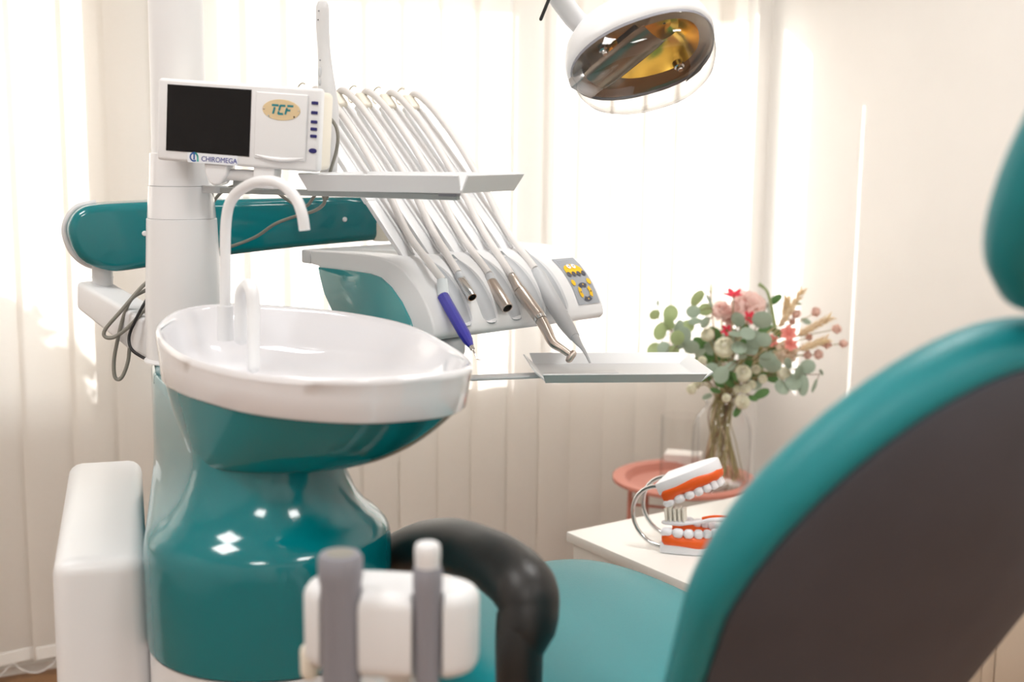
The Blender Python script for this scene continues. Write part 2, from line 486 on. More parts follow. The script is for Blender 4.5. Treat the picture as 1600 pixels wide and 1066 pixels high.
# beaded chain that links the slats near the floor
cp = []
for i in range(len(centers) - 1):
    p0, p1 = centers[i], centers[i + 1]
    for k in range(6):
        t = k / 6; cp.append(RM(p0 + (p1 - p0) * t, BN + 0.02, 0.062 - 0.035 * (4 * t * (1 - t))))
part(bl, 'link_chain', tube(np.array(cp), 0.0015, 5), 'pvc')

# shrub outside that shades the lower left panes
sh = thing('shrub', 'round leafy shrub growing outside behind the blind', 'shrub', RM(-2.95, -0.75, 0.0))
lv, lf = [], []
for i in range(1500):
    d = unit(rng.normal(size=3)); r = 0.38 * (0.82 + 0.18 * rng.random())
    c = RM(-2.99, -0.75, 1.13) + d * r * V(1.0, 1.0, 1.05); u = unit(rng.normal(size=3)); w = unit(np.cross(u, rng.normal(size=3)))
    s = 0.03; o = len(lv); lv += [c - u * s, c - w * s * 0.5, c + u * s, c + w * s * 0.5]; lf.append([o, o + 1, o + 2, o + 3])
fo = part(sh, 'foliage', (np.array(lv), lf), 'shrub_leaf', 0, recalc=False); fo['kind'] = 'stuff'
part(sh, 'core', ball(RM(-2.99, -0.75, 1.13), (0.34, 0.34, 0.35)), 'shrub_leaf')
part(sh, 'trunk', cyl(RM(-2.99, -0.75, -0.1), RM(-2.99, -0.75, 0.95), 0.03, 0.02), 'stem_brown')

# unseen ceiling panels added as fill light, window side and behind the camera
for a, n, wh in ((-1.1, 1.5, 'near the window and the flower table'), (-3.0, 1.5, 'near the window and the unit cabinet'),
                 (-1.1, 3.6, 'behind the patient chair'), (-3.0, 3.6, 'behind the suction holder')):
    c = RM(a, n, HT)
    t = thing('fill_panel', 'unseen added fill light panel on the ceiling ' + wh, 'lamp', c, 'added fill light panels')
    part(t, 'frame', bbox((0.62, 0.62, 0.05), 0.006, 2, c - ZZ * 0.025, (RR, NN, ZZ)), 'trim_white')
    part(t, 'diffuser', bbox((0.57, 0.57, 0.006), 0, 1, c - ZZ * 0.053, (RR, NN, ZZ)), 'fill_glow')
    ld = bpy.data.lights.new('fill_light', 'AREA'); ld.shape = 'SQUARE'; ld.size = 0.56; ld.energy = FILL_WATTS; ld.color = (1, 0.99, 0.98)
    lo = bpy.data.objects.new('fill_light', ld); COL.objects.link(lo); lo.parent = t; lo.location = (0, 0, -0.06)
    lo.rotation_euler = (0, 0, base_ang)

# ================================================================== spittoon unit
DC = V(-0.324, 1.62, 0)                        # drum axis
TW = V(-0.505, 1.86, 0)                        # tower / post axis
su = thing('spittoon_unit', 'glossy teal dental unit pedestal carrying a white spittoon bowl', 'dental unit', (DC[0], DC[1], 0))
dv = unit(V(-0.17, 0.55, 0)); wv = V(dv[1], -dv[0], 0)       # the unit's own depth and width directions
prof = [(0.150, 0.585), (0.163, 0.59), (0.164, 0.72), (0.160, 0.738), (0.148, 0.752), (0.132, 0.765), (0.117, 0.785), (0.106, 0.81), (0.100, 0.835), (0.100, 0.86), (0.06, 0.862)]
def hull(p):
    p = sorted(map(tuple, p)); lo_, up_ = [], []
    for q in p:
        while len(lo_) > 1 and (lo_[-1][0] - lo_[-2][0]) * (q[1] - lo_[-2][1]) - (lo_[-1][1] - lo_[-2][1]) * (q[0] - lo_[-2][0]) <= 0: lo_.pop()
        lo_.append(q)
    for q in p[::-1]:
        while len(up_) > 1 and (up_[-1][0] - up_[-2][0]) * (q[1] - up_[-2][1]) - (up_[-1][1] - up_[-2][1]) * (q[0] - up_[-2][0]) <= 0: up_.pop()
        up_.append(q)
    return np.array(lo_[:-1] + up_[:-1])
def section(r, z, inset=0.0, n=96):
    """level section: drum circle and rear tower wrapped together (x across, y depth)"""
    pts = [((r - inset) * math.cos(a), (r - inset) * math.sin(a)) for a in np.linspace(0, 2 * math.pi, 64, endpoint=False)]
    x0, x1, y0, y1, rr = -0.140, 0.040, 0.24, 0.45, 0.035
    for cx, cy, b in ((x1 - rr, y1 - rr, 0), (x0 + rr, y1 - rr, 90), (x0 + rr, y0 + rr, 180), (x1 - rr, y0 + rr, 270)):
        pts += [(cx + (rr - inset) * math.cos(R_(b + q)), cy + (rr - inset) * math.sin(R_(b + q))) for q in range(0, 91, 10)]
    h = hull(pts); c = np.array([-0.02, 0.12]); out = []
    for a in np.linspace(0, 2 * math.pi, n, endpoint=False):
        d = np.array([math.cos(a), math.sin(a)]); best = 0.1
        for k in range(len(h)):
            p0, p1 = h[k] - c, h[(k + 1) % len(h)] - c; e = p1 - p0; den = d[0] * e[1] - d[1] * e[0]
            if abs(den) < 1e-12: continue
            t = (p0[0] * e[1] - p0[1] * e[0]) / den; u = (p0[0] * d[1] - p0[1] * d[0]) / den
            if t > 0 and -1e-6 <= u <= 1 + 1e-6: best = t
        q = c + d * best; out.append(DC + wv * q[0] + dv * q[1] + ZZ * z)
    return np.array(out)
def rad(z): return np.interp(z, [p[1] for p in prof], [p[0] for p in prof])
secs = [section(0.163, 0.585, 0.006), section(0.163, 0.588, 0.001)] + [section(rad(z), z) for z in (0.60, 0.66, 0.715, 0.725, 0.733, 0.740, 0.746, 0.752, 0.758, 0.765, 0.775, 0.785, 0.798, 0.81, 0.83, 0.855)] + [section(0.10, 0.885), section(0.10, 0.899, 0.002), section(0.10, 0.904, 0.007), section(0.10, 0.906, 0.02)]
part(su, 'pedestal_cover', loft(secs, True, True), 'teal_gloss', 50)
lo1 = lathe([(0.02, 0.0), (0.150, 0.0), (0.156, 0.02), (0.158, 0.588), (0.02, 0.588)], DC, 64)
lsec = [section(0.161, z, ins) for z, ins in ((0.0, 0.003), (0.02, 0.0015), (0.584, 0.0015))]
part(su, 'lower_panel', loft(lsec, True, True), 'white_plastic')
# bowl
rim_px = [(243, 518, 1.66), (262, 541, 1.60), (300, 562, 1.54), (370, 580, 1.47), (450, 590, 1.43), (560, 592, 1.41), (660, 586, 1.43), (722, 578, 1.47),
          (739, 566, 1.54), (712, 543, 1.64), (640, 507, 1.74), (540, 487, 1.80), (430, 477, 1.83), (340, 474, 1.83), (283, 482, 1.79), (252, 499, 1.72)]
rim = cat([P(*p) for p in rim_px], 5, True)
cen = rim.mean(0)
def ring(s, dz, src=rim, flat=None):
    q = cen + (src - cen) * V(s, s, 1.0); q = q.copy(); q[:, 2] += dz
    if flat is not None: q[:, 2] = q[:, 2] * (1 - flat[1]) + flat[0] * flat[1]
    return q
zb = 0.925
loops = [ring(0.955, 0, flat=(zb, 1.0)), ring(0.97, 0, flat=(zb + 0.002, 0.97)), ring(0.985, 0, flat=(zb + 0.02, 0.7)), ring(0.998, 0, flat=(zb + 0.03, 0.35)), ring(1.0, -0.008), ring(0.995, -0.002), ring(0.983, 0.0), ring(0.965, -0.001),
         ring(0.95, -0.007), ring(0.93, -0.018), ring(0.88, -0.03, flat=(0.945, 0.6)), ring(0.80, 0, flat=(0.928, 0.9)), ring(0.55, 0, flat=(0.921, 1)), ring(0.25, 0, flat=(0.916, 1)), ring(0.06, 0, flat=(0.914, 1))]
bw = part(su, 'bowl', loft(loops, True, True), 'ceramic', 60)
part(bw, 'drain', cyl(cen * V(1, 1, 0) + V(0, 0, 0.915), cen * V(1, 1, 0) + V(0, 0, 0.9185), 0.022), 'chrome')
# teal shell under the bowl
top = ring(0.95, 0, flat=(zb + 0.004, 1.0)); n = len(top)
ang = np.arctan2(top[:, 1] - cen[1], top[:, 0] - cen[0])
neck = np.stack([DC[0] + 0.098 * np.cos(ang), DC[1] + 0.098 * np.sin(ang), np.full(n, 0.838)], 1)
sl = []
for s in np.linspace(0, 1, 12):
    q = top * (1 - s) + neck * s; q[:, 2] = top[:, 2] + (neck[:, 2] - top[:, 2]) * (1 - (1 - s) ** 2.2); sl.append(q)
part(su, 'bowl_shell', loft(sl, False, True), 'teal_gloss', 60)
# spouts
zf = 0.934
def base_to(px, py, d): return P(px, py, d)
sp = [P(352, 522, 1.72), P(352, 430, 1.72), P(353, 350, 1.72), P(362, 312, 1.715), P(385, 291, 1.70), P(412, 283, 1.68), P(440, 288, 1.665), P(462, 310, 1.655), P(472, 335, 1.65), P(476, 360, 1.65)]
ws = part(su, 'water_spout', tube(cat(sp, 6), 0.0074, 16), 'white_plastic')
part(ws, 'spout_collar', cyl(P(352, 532, 1.72), P(352, 478, 1.72), 0.011), 'white_plastic')
cf = [P(377, 528, 1.70), P(377, 480, 1.70), P(379, 457, 1.695), P(388, 446, 1.68), P(394, 456, 1.665), P(396, 480, 1.66), P(396, 530, 1.65), P(396, 574, 1.64)]
part(su, 'cup_spout', rtube(cat(cf, 6), [0.010, 0.010, 0.0095, 0.009, 0.0085], 14), 'white_plastic')

# white side box of the unit
fl = P(80, 880, 1.55)
sz = fl[2]
bx = thing('unit_cabinet', 'plain white box cabinet standing behind the teal pedestal', 'cabinet', (fl + dv * 0.27 + wv * 0.1) * V(1, 1, 0))
c0 = fl + dv * 0.27 + wv * 0.0595
v, f = bbox((0.119, 0.54, sz - 0.03), 0.022, 4, (0, 0, 0)); v = v.copy()
k = (v[:, 2] / (sz - 0.03) + 0.5); v[:, 0] *= 1.06 - 0.06 * k
part(bx, 'body', (place(v, V(c0[0], c0[1], 0.03 + (sz - 0.03) / 2), (wv, dv, ZZ)), f), 'white_plastic')
part(bx, 'plinth', bbox((0.11, 0.5, 0.03), 0, 1, V(c0[0], c0[1], 0.015), (wv, dv, ZZ)), 'mid_grey')

# ================================================================== lamp post
PX = P(284, 340, 1.95)[0:2]
lp = thing('lamp_post', 'tall white tapered column rising from the teal pedestal', 'post', (PX[0], PX[1], 0.93))
def post_sec(name, prof, m='white_plastic', par=lp):
    return part(par, name, lathe([(0.005, prof[0][1])] + prof + [(0.005, prof[-1][1])], (PX[0], PX[1], 0), 48), m)
zq = lambda py: P(284, py, 1.95)[2]
post_sec('base_flange', [(0.064, 0.905), (0.064, zq(560)), (0.060, zq(556))])
post_sec('lower_sleeve', [(0.0600, zq(556)), (0.0598, zq(490)), (0.0535, zq(341.5)), (0.0525, zq(340.8))])
post_sec('middle_sleeve', [(0.0515, zq(340.6)), (0.0525, zq(340)), (0.049, zq(291)), (0.048, zq(290.4))], 'white_gloss')
post_sec('upper_sleeve', [(0.047, zq(290)), (0.048, zq(289.6)), (0.0455, zq(240)), (0.0445, zq(239))], 'white_gloss')
post_sec('pole', [(0.0425, zq(239)), (0.041, zq(130)), (0.0385, 1.9), (0.037, 1.96), (0.03, 1.975)], 'white_plastic')

# ================================================================== balance arm (teal)
A0, A1 = P(150, 368, 2.12), P(640, 338, 2.36)
ba = thing('balance_arm', 'long teal spring arm with rounded end passing behind the column', 'arm', (A0[0], A0[1], A0[2] - 0.1))
ad = unit((A1 - A0) * V(1, 1, 0)); an = V(ad[1], -ad[0], 0)       # an faces the camera
outl = [(103, 360), (108, 340), (122, 325), (150, 318), (250, 313), (400, 309), (560, 307), (625, 318), (640, 340), (630, 362), (600, 371), (450, 385), (300, 403), (200, 419), (165, 420), (130, 408), (112, 388)]
pq = [onplane(x, y, A0, an) for x, y in outl]
poly = cat(pq, 4, True)
body = bake(prism([p - an * 0.045 for p in poly], an * 0.09, 0.014, 4), lambda o: None)
part(ba, 'shell', body, 'teal_gloss', 50)
endp = cat([onplane(x, y, A0, an) for x, y in [(150, 317), (121, 324), (106, 341), (101, 362), (110, 389), (129, 409), (160, 421)]], 5)
part(ba, 'end_cap', tube(endp, 0.006, 10, flat=(1.0, 5.5), ref=unit(endp[1] - endp[0] + ZZ * 0.001 + V(0.5, 0, 0))) if False else
     tube(endp, 0.0055, 10), 'grey_white')
for (x, y) in ((226, 365), (539, 343)):
    p = onplane(x, y, A0 + an * 0.046, an)
    part(ba, 'screw', lathe([(0.001, -0.006), (0.0045, -0.006), (0.0045, 0.0), (0.003, 0.0015), (0.001, 0.0015)], p, 14, (ad, ZZ, an)), 'white_plastic')
pp = P(160, 425, 2.12)
part(ba, 'pivot_post', join(cyl(pp + ZZ * 0.02, pp - ZZ * 0.035, 0.017), cyl(pp - ZZ * 0.008, pp - ZZ * 0.0095, 0.018)), 'grey_white')
b0, b1 = P(145, 470, 2.12), P(262, 515, 2.0)
bd = unit((b1 - b0) * V(1, 1, 0)); bn2 = V(bd[1], -bd[0], 0)
blk = [onplane(x, y, b0, bn2) for x, y in [(142, 437), (232, 488), (300, 520), (300, 580), (225, 545), (142, 480)]]
part(ba, 'lower_link', prism([p - bn2 * 0.03 for p in blk], bn2 * 0.06, 0.008, 3), 'white_plastic')
pp2 = P(598, 372, 2.30)
part(ba, 'console_post', cyl(pp2 + ZZ * 0.03, V(pp2[0], pp2[1], 1.07), 0.018), 'cream_plastic')

# ================================================================== instrument console
CO = P(680, 520, 1.85)
WD = unit(V(0.70, 0.714, 0)); DD = unit(V(-0.714, 0.70, 0))
CW = 0.392
def CP(w, t, h): return CO + WD * w + DD * t + ZZ * h
ic = thing('instrument_console', 'white instrument console with teal side and five hose arms', 'instrument console', CP(CW / 2, 0.15, -0.012))
front = cat([V(0, 0.0, -0.006), V(0, 0.006, 0.014), V(0, 0.024, 0.045), V(0, 0.05, 0.072), V(0, 0.085, 0.093), V(0, 0.125, 0.104), V(0, 0.2, 0.106), V(0, 0.31, 0.103)], 5)
prof = [(p[1], p[2]) for p in front] + [(0.31, 0.080), (0.288, 0.078), (0.283, 0.06), (0.27, 0.032), (0.245, 0.004), (0.23, -0.01), (0.16, -0.016), (0.03, -0.016), (0.008, -0.013)]
polyc = [CP(0, t, h) for t, h in prof]
cbody = prism(polyc, WD * CW, 0.009, 3)
# recesses
frp = np.array([(p[1], p[2]) for p in front])
seglen = np.concatenate([[0], np.cumsum(np.linalg.norm(np.diff(frp, axis=0), axis=1))])
def FS(w, s, off=0.0):
    """point on the console front at arc length s from its lower edge, lifted by off"""
    t = np.interp(s, seglen, frp[:, 0]); h = np.interp(s, seglen, frp[:, 1])
    t2 = np.interp(s + 0.004, seglen, frp[:, 0]); h2 = np.interp(s + 0.004, seglen, frp[:, 1])
    t1 = np.interp(s - 0.004, seglen, frp[:, 0]); h1 = np.interp(s - 0.004, seglen, frp[:, 1])
    tg = unit(V(t2 - t1, h2 - h1, 0)); nr = V(-tg[1], tg[0], 0)
    return CP(w, t + nr[0] * off, h + nr[1] * off)
WI = [0.066 + 0.0555 * i for i in range(5)]
S0, S1, GR = 0.026, 0.135, 0.0185
def groove_path(w, off): return [FS(w, s, off) for s in np.linspace(S0, S1, 10)]
cutters = []
for w in WI:
    cutters.append(rtube(groove_path(w, 0.006), [GR, GR, GR, GR * 0.95, GR * 0.75], 20, flat=(1, 1)))
def cut(o):
    for c in cutters:
        me = make_mesh('cut', c, None, 0); oc = bpy.data.objects.new('cut', me); COL.objects.link(oc); CUT.append(oc)
        b = o.modifiers.new('b', 'BOOLEAN'); b.operation = 'DIFFERENCE'; b.object = oc; b.solver = 'EXACT'
CUT = []
cb = bake(cbody, cut)
for oc in CUT: bpy.data.objects.remove(oc)
part(ic, 'body', cb, 'white_plastic', 30)
for w in WI:      # grey liner lying in each recess
    nrm = unit(FS(w, 0.08, 0.01) - FS(w, 0.08, 0))
    pts = groove_path(w, 0.006); rr = np.interp(np.linspace(0, 1, 10), [0, .6, 1], [GR, GR * .97, GR * .76]) - 0.0006
    rows = []; d0 = unit(pts[0] - pts[1]); d1 = unit(pts[-1] - pts[-2])
    seq = [(pts[0] + d0 * rr[0] * math.sin(x), rr[0] * math.cos(x)) for x in (1.45, 1.2, 0.9, 0.6, 0.3)] + list(zip(pts, rr)) + [(pts[-1] + d1 * rr[-1] * math.sin(x), rr[-1] * math.cos(x)) for x in (0.3, 0.6, 0.9, 1.2, 1.45)]
    for c, r in seq:
        a = np.linspace(math.pi * 1.2, math.pi * 1.8, 11)
        rows.append(np.array([c + WD * r * math.cos(x) + nrm * (r * math.sin(x) + 0.0012) for x in a]))
    part(ic, 'groove_liner', loft(rows, False, False, closed=False), 'mid_light', 60)
side_p = [(0.284, 0.077), (0.2, 0.078), (0.15, 0.077), (0.125, 0.073), (0.10, 0.060), (0.075, 0.039), (0.055, 0.014), (0.044, -0.010), (0.16, -0.0155), (0.232, -0.008), (0.247, 0.007), (0.268, 0.034), (0.279, 0.06)]
part(ic, 'side_panel', prism([CP(-0.004, t, h) for t, h in side_p], WD * 0.006, 0.0015, 2), 'teal_panel')
part(ic, 'rear_slab', prism([CP(0.0, t, h) for t, h in [(0.312, 0.08), (0.335, 0.08), (0.335, 0.1025), (0.312, 0.1025)]], WD * CW, 0.003, 2), 'white_plastic')
# control panel
def quad_fs(w0, w1, s0, s1, off, nw=2, ns=6):
    rows = [np.array([FS(w, s, off) for w in np.linspace(w0, w1, nw)]) for s in np.linspace(s0, s1, ns)]
    return loft(rows, False, False, closed=False)
cpn = part(ic, 'control_panel', join(quad_fs(0.330, 0.384, 0.020, 0.118, 0.0012)), 'panel_grey', 60, recalc=False)
def disc_fs(w, s, rw, rs, off, seg=18, a0=0, a1=2 * math.pi, inner=0.0):
    full = abs(a1 - a0 - 2 * math.pi) < 1e-6
    aa = np.linspace(a0, a1, seg, endpoint=not full)
    o = np.array([FS(w + rw * math.cos(a), s + rs * math.sin(a), off) for a in aa])
    i = np.array([FS(w + rw * inner * math.cos(a), s + rs * inner * math.sin(a), off) for a in aa]) if inner else np.array([FS(w, s, off)] * seg)
    return loft([o, i], False, False, closed=full)
cw = 0.357
part(cpn, 'keypad_print', disc_fs(cw, 0.088, 0.0215, 0.013, 0.0018, 20, 0.0, math.pi), 'panel_yellow', 0, recalc=False)
part(cpn, 'keypad_print', quad_fs(cw - 0.0215, cw + 0.0215, 0.078, 0.088, 0.0018, 2, 3), 'panel_yellow', 0, recalc=False)
for dw in (-0.006, 0.006): part(cpn, 'key', disc_fs(cw + dw, 0.095, 0.0048, 0.0052, 0.0026), 'panel_white', 0, recalc=False)
for dw in (-0.018, -0.006, 0.006, 0.018): part(cpn, 'key', disc_fs(cw + dw, 0.078, 0.0047, 0.0053, 0.0026), 'panel_dark', 0, recalc=False)
for dw in (-0.0195, 0.0195): part(cpn, 'key', disc_fs(cw + dw, 0.061, 0.0047, 0.006, 0.0022), 'panel_yellow', 0, recalc=False)
for q, m in ((0, 'panel_yellow'), (1, 'panel_dark'), (2, 'panel_yellow'), (3, 'panel_dark')):
    a = q * math.pi / 2
    part(cpn, 'key', disc_fs(cw, 0.042, 0.0165, 0.0175, 0.0022, 8, a - 0.66, a + 0.66, 0.55), m, 0, recalc=False)
    part(cpn, 'key_mark', disc_fs(cw + 0.0125 * math.cos(a), 0.042 + 0.0135 * math.sin(a), 0.0022, 0.0022, 0.003, 3), 'panel_dark' if m == 'panel_yellow' else 'panel_yellow', 0, recalc=False)
for dw in (-0.006, 0.006): part(cpn, 'key_mark', quad_fs(cw + dw - 0.002, cw + dw + 0.002, 0.0942, 0.0958, 0.0031, 2, 2), 'panel_dark', 0, recalc=False)
for i, ln in enumerate((0.034, 0.030, 0.026)):
    part(cpn, 'lettering_line', quad_fs(0.337, 0.337 + ln, 0.1115 - i * 0.0042, 0.1127 - i * 0.0042, 0.0018, 2, 2), 'light_grey', 0, recalc=False)
# hose arms
TOPT, TOPZ = 0.386, P(640, 170, 2.327)[2]
def arm_pt(w, k, up=0.0, dw=0.0):
    b = CP(w, 0.125, 0.098); t = CO + WD * w + DD * TOPT + ZZ * (TOPZ - CO[2])
    d = unit(t - b); nr = unit(np.cross(WD, d)); nr = nr if nr[2] > 0 else -nr
    return b + (t - b) * k + nr * up + WD * dw
for w in WI:
    b, t = arm_pt(w, 0), arm_pt(w, 1); d = unit(t - b); nr = unit(arm_pt(w, 0.5, 1) - arm_pt(w, 0.5)); L = np.linalg.norm(t - b)
    ha = part(ic, 'hose_arm', bbox((0.044, 0.009, L), 0.003, 2, (b + t) / 2, (WD, nr, d)), 'cream_plastic' if False else 'white_plastic')
    part(ha, 'arm_sleeve', bbox((0.046, 0.011, L * 0.62), 0.003, 2, b + d * L * 0.66, (WD, nr, d)), 'white_plastic')
    part(ha, 'arm_rib', bbox((0.005, 0.004, L * 0.98), 0.001, 1, (b + t) / 2 + nr * 0.006, (WD, nr, d)), 'white_plastic')
    part(ha, 'roller_block', bbox((0.024, 0.02, 0.036), 0.006, 3, t + d * 0.008 + nr * 0.004, (WD, nr, d)), 'cream_plastic')
    a = np.linspace(-0.6, math.pi * 0.95, 10)
    wl = np.array([t + d * (0.026 + 0.013 * math.sin(x)) + nr * (0.006 - 0.016 * math.cos(x)) - WD * 0.012 for x in a])
    part(ha, 'wire_loop', tube(wl, 0.0016, 6), 'cream_plastic')
# bracket under the console that carries the lower tray
k0 = CP(0.055, 0.06, -0.017)
part(ic, 'tray_bracket', prism([k0 + WD * x + DD * y for x, y in [(-0.05, 0.03), (-0.045, -0.02), (-0.02, -0.045), (0.02, -0.045), (0.045, -0.02), (0.05, 0.03), (0.03, 0.06), (-0.03, 0.06)]], -ZZ * 0.032, 0.008, 3), 'light_grey')

# ================================================================== handpieces with hoses
def hose_path(w, end, lead):
    pts = [arm_pt(w, 0.80, -0.018, 0.004), arm_pt(w, 0.97, -0.014, 0.006), arm_pt(w, 1.055, 0.004, 0.008), arm_pt(w, 1.045, 0.021, 0.010), arm_pt(w, 0.9, 0.030, 0.013), arm_pt(w, 0.65, 0.030, 0.015), arm_pt(w, 0.35, 0.022, 0.012), arm_pt(w, 0.12, 0.014, 0.006)]
    return cat(np.array(pts + list(lead) + [end]), 7)
# blue scaler
def hp(name, label, cat_='handpiece'):
    return thing(name, label, cat_, CP(0.18, 0.05, -0.016), 'dental handpieces resting on the console')
DS = 1.87
s0, s1 = P(691, 437, 1.905), P(693, 462, 1.895)
b0_, b1_ = P(691, 461, 1.892), P(736, 541, 1.845)
t = hp('scaler_handpiece', 'royal blue scaler handpiece with thin hooked metal tip')
part(t, 'hose', tube(hose_path(WI[0], s0, [P(674, 415, 1.915)]), 0.0062, 12), 'hose_grey')
part(t, 'sleeve', tube(np.array([s0, s1]), [0.008, 0.0095], 16), 'clear_sleeve')
part(t, 'grip', tube(np.array([b0_ + (b1_ - b0_) * k for k in (0, 0.02, 0.75, 0.9, 1.0)]), [0.0075, 0.0092, 0.0092, 0.0078, 0.0045], 10), 'blue_plastic', 25)
tip = cat(np.array([b1_, P(738, 546, 1.843), P(742, 553, 1.84), P(744, 559, 1.838), P(747, 562, 1.837), P(752, 562, 1.836)]), 5)
part(t, 'collar', cyl(b1_, P(738.5, 546, 1.842), 0.0038), 'chrome')
part(t, 'tip', tube(tip, [0.0014, 0.0011, 0.0008, 0.0004], 8), 'chrome')
def coupling(name, label, i, h0, c0, c1, r, m):
    t = hp(name, label, 'hose')
    part(t, 'hose', tube(hose_path(WI[i], h0, []), 0.0062, 12), 'hose_grey')
    part(t, 'collar', tube(np.array([h0, h0 + (c0 - h0) * 0.6, c0]), [0.0066, 0.0085, r * 0.9], 16), 'light_grey')
    d = unit(c1 - c0)
    v = [(r * 0.92, 0), (r, 0.001), (r, np.linalg.norm(c1 - c0) - 0.001), (r * 0.96, np.linalg.norm(c1 - c0)), (r * 0.78, np.linalg.norm(c1 - c0)), (r * 0.74, np.linalg.norm(c1 - c0) - 0.012)]
    u = unit(np.cross(d, ZZ)); w = np.cross(d, u)
    cp_ = part(t, 'coupling', lathe(v, c0, 24, (u, w, d), caps=False), m, 40)
    part(cp_, 'bore', lathe([(r * 0.74, np.linalg.norm(c1 - c0) - 0.008), (0.0005, np.linalg.norm(c1 - c0) - 0.008)], c0, 24, (u, w, d), caps=False), 'dark_hole', 0)
coupling('air_hose', 'grey hose ending in a short bright chrome coupling', 1, P(716, 427, 1.95), P(720, 437, 1.945), P(738, 465, 1.915), 0.0078, 'chrome')
coupling('motor_hose', 'grey hose ending in a long satin steel coupling', 2, P(764, 428, 1.995), P(767, 441, 1.99), P(793, 482, 1.95), 0.0098, 'steel_warm')
# turbine
t = hp('turbine_handpiece', 'satin steel turbine handpiece with angled head over the tray')
q = [P(799, 430, 2.02), P(806, 444, 2.015), P(812, 454, 2.005), P(843, 496, 1.965), P(846, 501, 1.96), P(864, 536, 1.93), P(893, 556, 1.915)]
part(t, 'hose', tube(hose_path(WI[3], q[0], []), 0.0062, 12), 'hose_grey')
part(t, 'coupling', tube(np.array([q[0], q[0] + (q[1] - q[0]) * .3, q[1], q[2]]), [0.006, 0.0075, 0.0085, 0.0092], 20), 'steel_warm')
part(t, 'grip', tube(np.array([q[2], q[2] + (q[3] - q[2]) * 0.02, q[3] + (q[2] - q[3]) * 0.02, q[3]]), [0.0088, 0.0102, 0.0106, 0.0102], 20), 'steel_warm')
part(t, 'ring', cyl(q[3], q[4], 0.0103), 'chrome')
part(t, 'neck', tube(cat(np.array([q[4], (q[4] + q[5]) / 2, q[5], (q[5] + q[6]) / 2, q[6]]), 4), [0.0096, 0.0088, 0.0074, 0.0060, 0.0052], 18), 'steel_warm')
hd = unit(np.cross(unit(q[6] - q[5]), unit(q[5] - q[4]))); hdir = unit(np.cross(unit(q[6] - q[5]), CF)); hdir = hdir if hdir[2] < 0 else -hdir
part(t, 'head', rtube(np.array([q[6] - hdir * 0.004, q[6] + hdir * 0.007]), 0.0058, 16, 2), 'steel_warm')
# syringe
t = hp('syringe_handpiece', 'light grey air water syringe with slim nozzle beside the keypad')
q = [P(836, 420, 2.075), P(842, 432, 2.07), P(858, 462, 2.045), P(882, 503, 2.0), P(898, 527, 1.975), P(904, 536, 1.965), P(913, 549, 1.955), P(922, 567, 1.945)]
part(t, 'hose', tube(hose_path(WI[4], q[0], []), 0.0062, 12), 'hose_grey')
part(t, 'grip', tube(cat(np.array(q[:5]), 6), [0.0075, 0.0125, 0.0135, 0.0125, 0.0085], 20), 'light_grey')
part(t, 'nozzle', tube(cat(np.array(q[4:]), 5), [0.0074, 0.006, 0.0038, 0.0026, 0.0016], 14), 'light_grey')
bm_ = P(848, 443, 2.055)
part(t, 'button', ball(bm_, (0.004, 0.004, 0.005)), 'grey_white')

# ================================================================== trays
def tray(th, o, wd, dd, W, D, flare, hgt, thick=0.0022, m='tray_white'):
    """o = near left floor corner; flared walls with open corners"""
    up = unit(np.cross(wd, dd))
    part(th, 'tray_floor', bbox((W, D, thick), 0, 1, o + wd * W / 2 + dd * D / 2 + up * thick / 2, (wd, dd, up)), m)
    g = 0.010
    for name, a, b, out in (('front_rim', o, o + wd * W, -dd), ('back_rim', o + dd * D, o + dd * D + wd * W, dd),
                            ('left_rim', o, o + dd * D, -wd), ('right_rim', o + wd * W, o + wd * W + dd * D, wd)):
        d = unit(b - a); tt = out * flare + up * hgt; nr = unit(np.cross(d, tt)) * thick
        a2, b2 = a + tt - d * g * 0.6, b + tt + d * g * 0.6
        part(th, name, hexa([a, b, b + nr, a + nr, a2, b2, b2 + nr, a2 + nr]), m, 30)
o = P(852, 597, 1.90); wd = unit(V(0.99, 0.10, 0)); dd = V(-wd[1], wd[0], 0)
lt = thing('lower_instrument_tray', 'empty white metal tray with flared rims below the syringe', 'tray', o + wd * 0.12 + dd * 0.08)
tray(lt, o, wd, dd, 0.245, 0.15, 0.018, 0.016)
e0 = k0 - ZZ * 0.03; e1 = o + wd * 0.02 + dd * 0.06
e0b = V(e0[0], e0[1], o[2] - 0.004)
part(lt, 'support_post', cyl(e0 + ZZ * 0.004, e0b - ZZ * 0.004, 0.014), 'light_grey')
dr = unit(e1 - e0b); sd_ = unit(np.cross(dr, ZZ)); ln = np.linalg.norm(e1 - e0b) + 0.12
part(lt, 'support_bar', bbox((ln, 0.028, 0.005), 0.0015, 1, e0b + dr * ln / 2 - dr * 0.015 - ZZ * 0.0, (dr, sd_, ZZ)), 'grey_white')

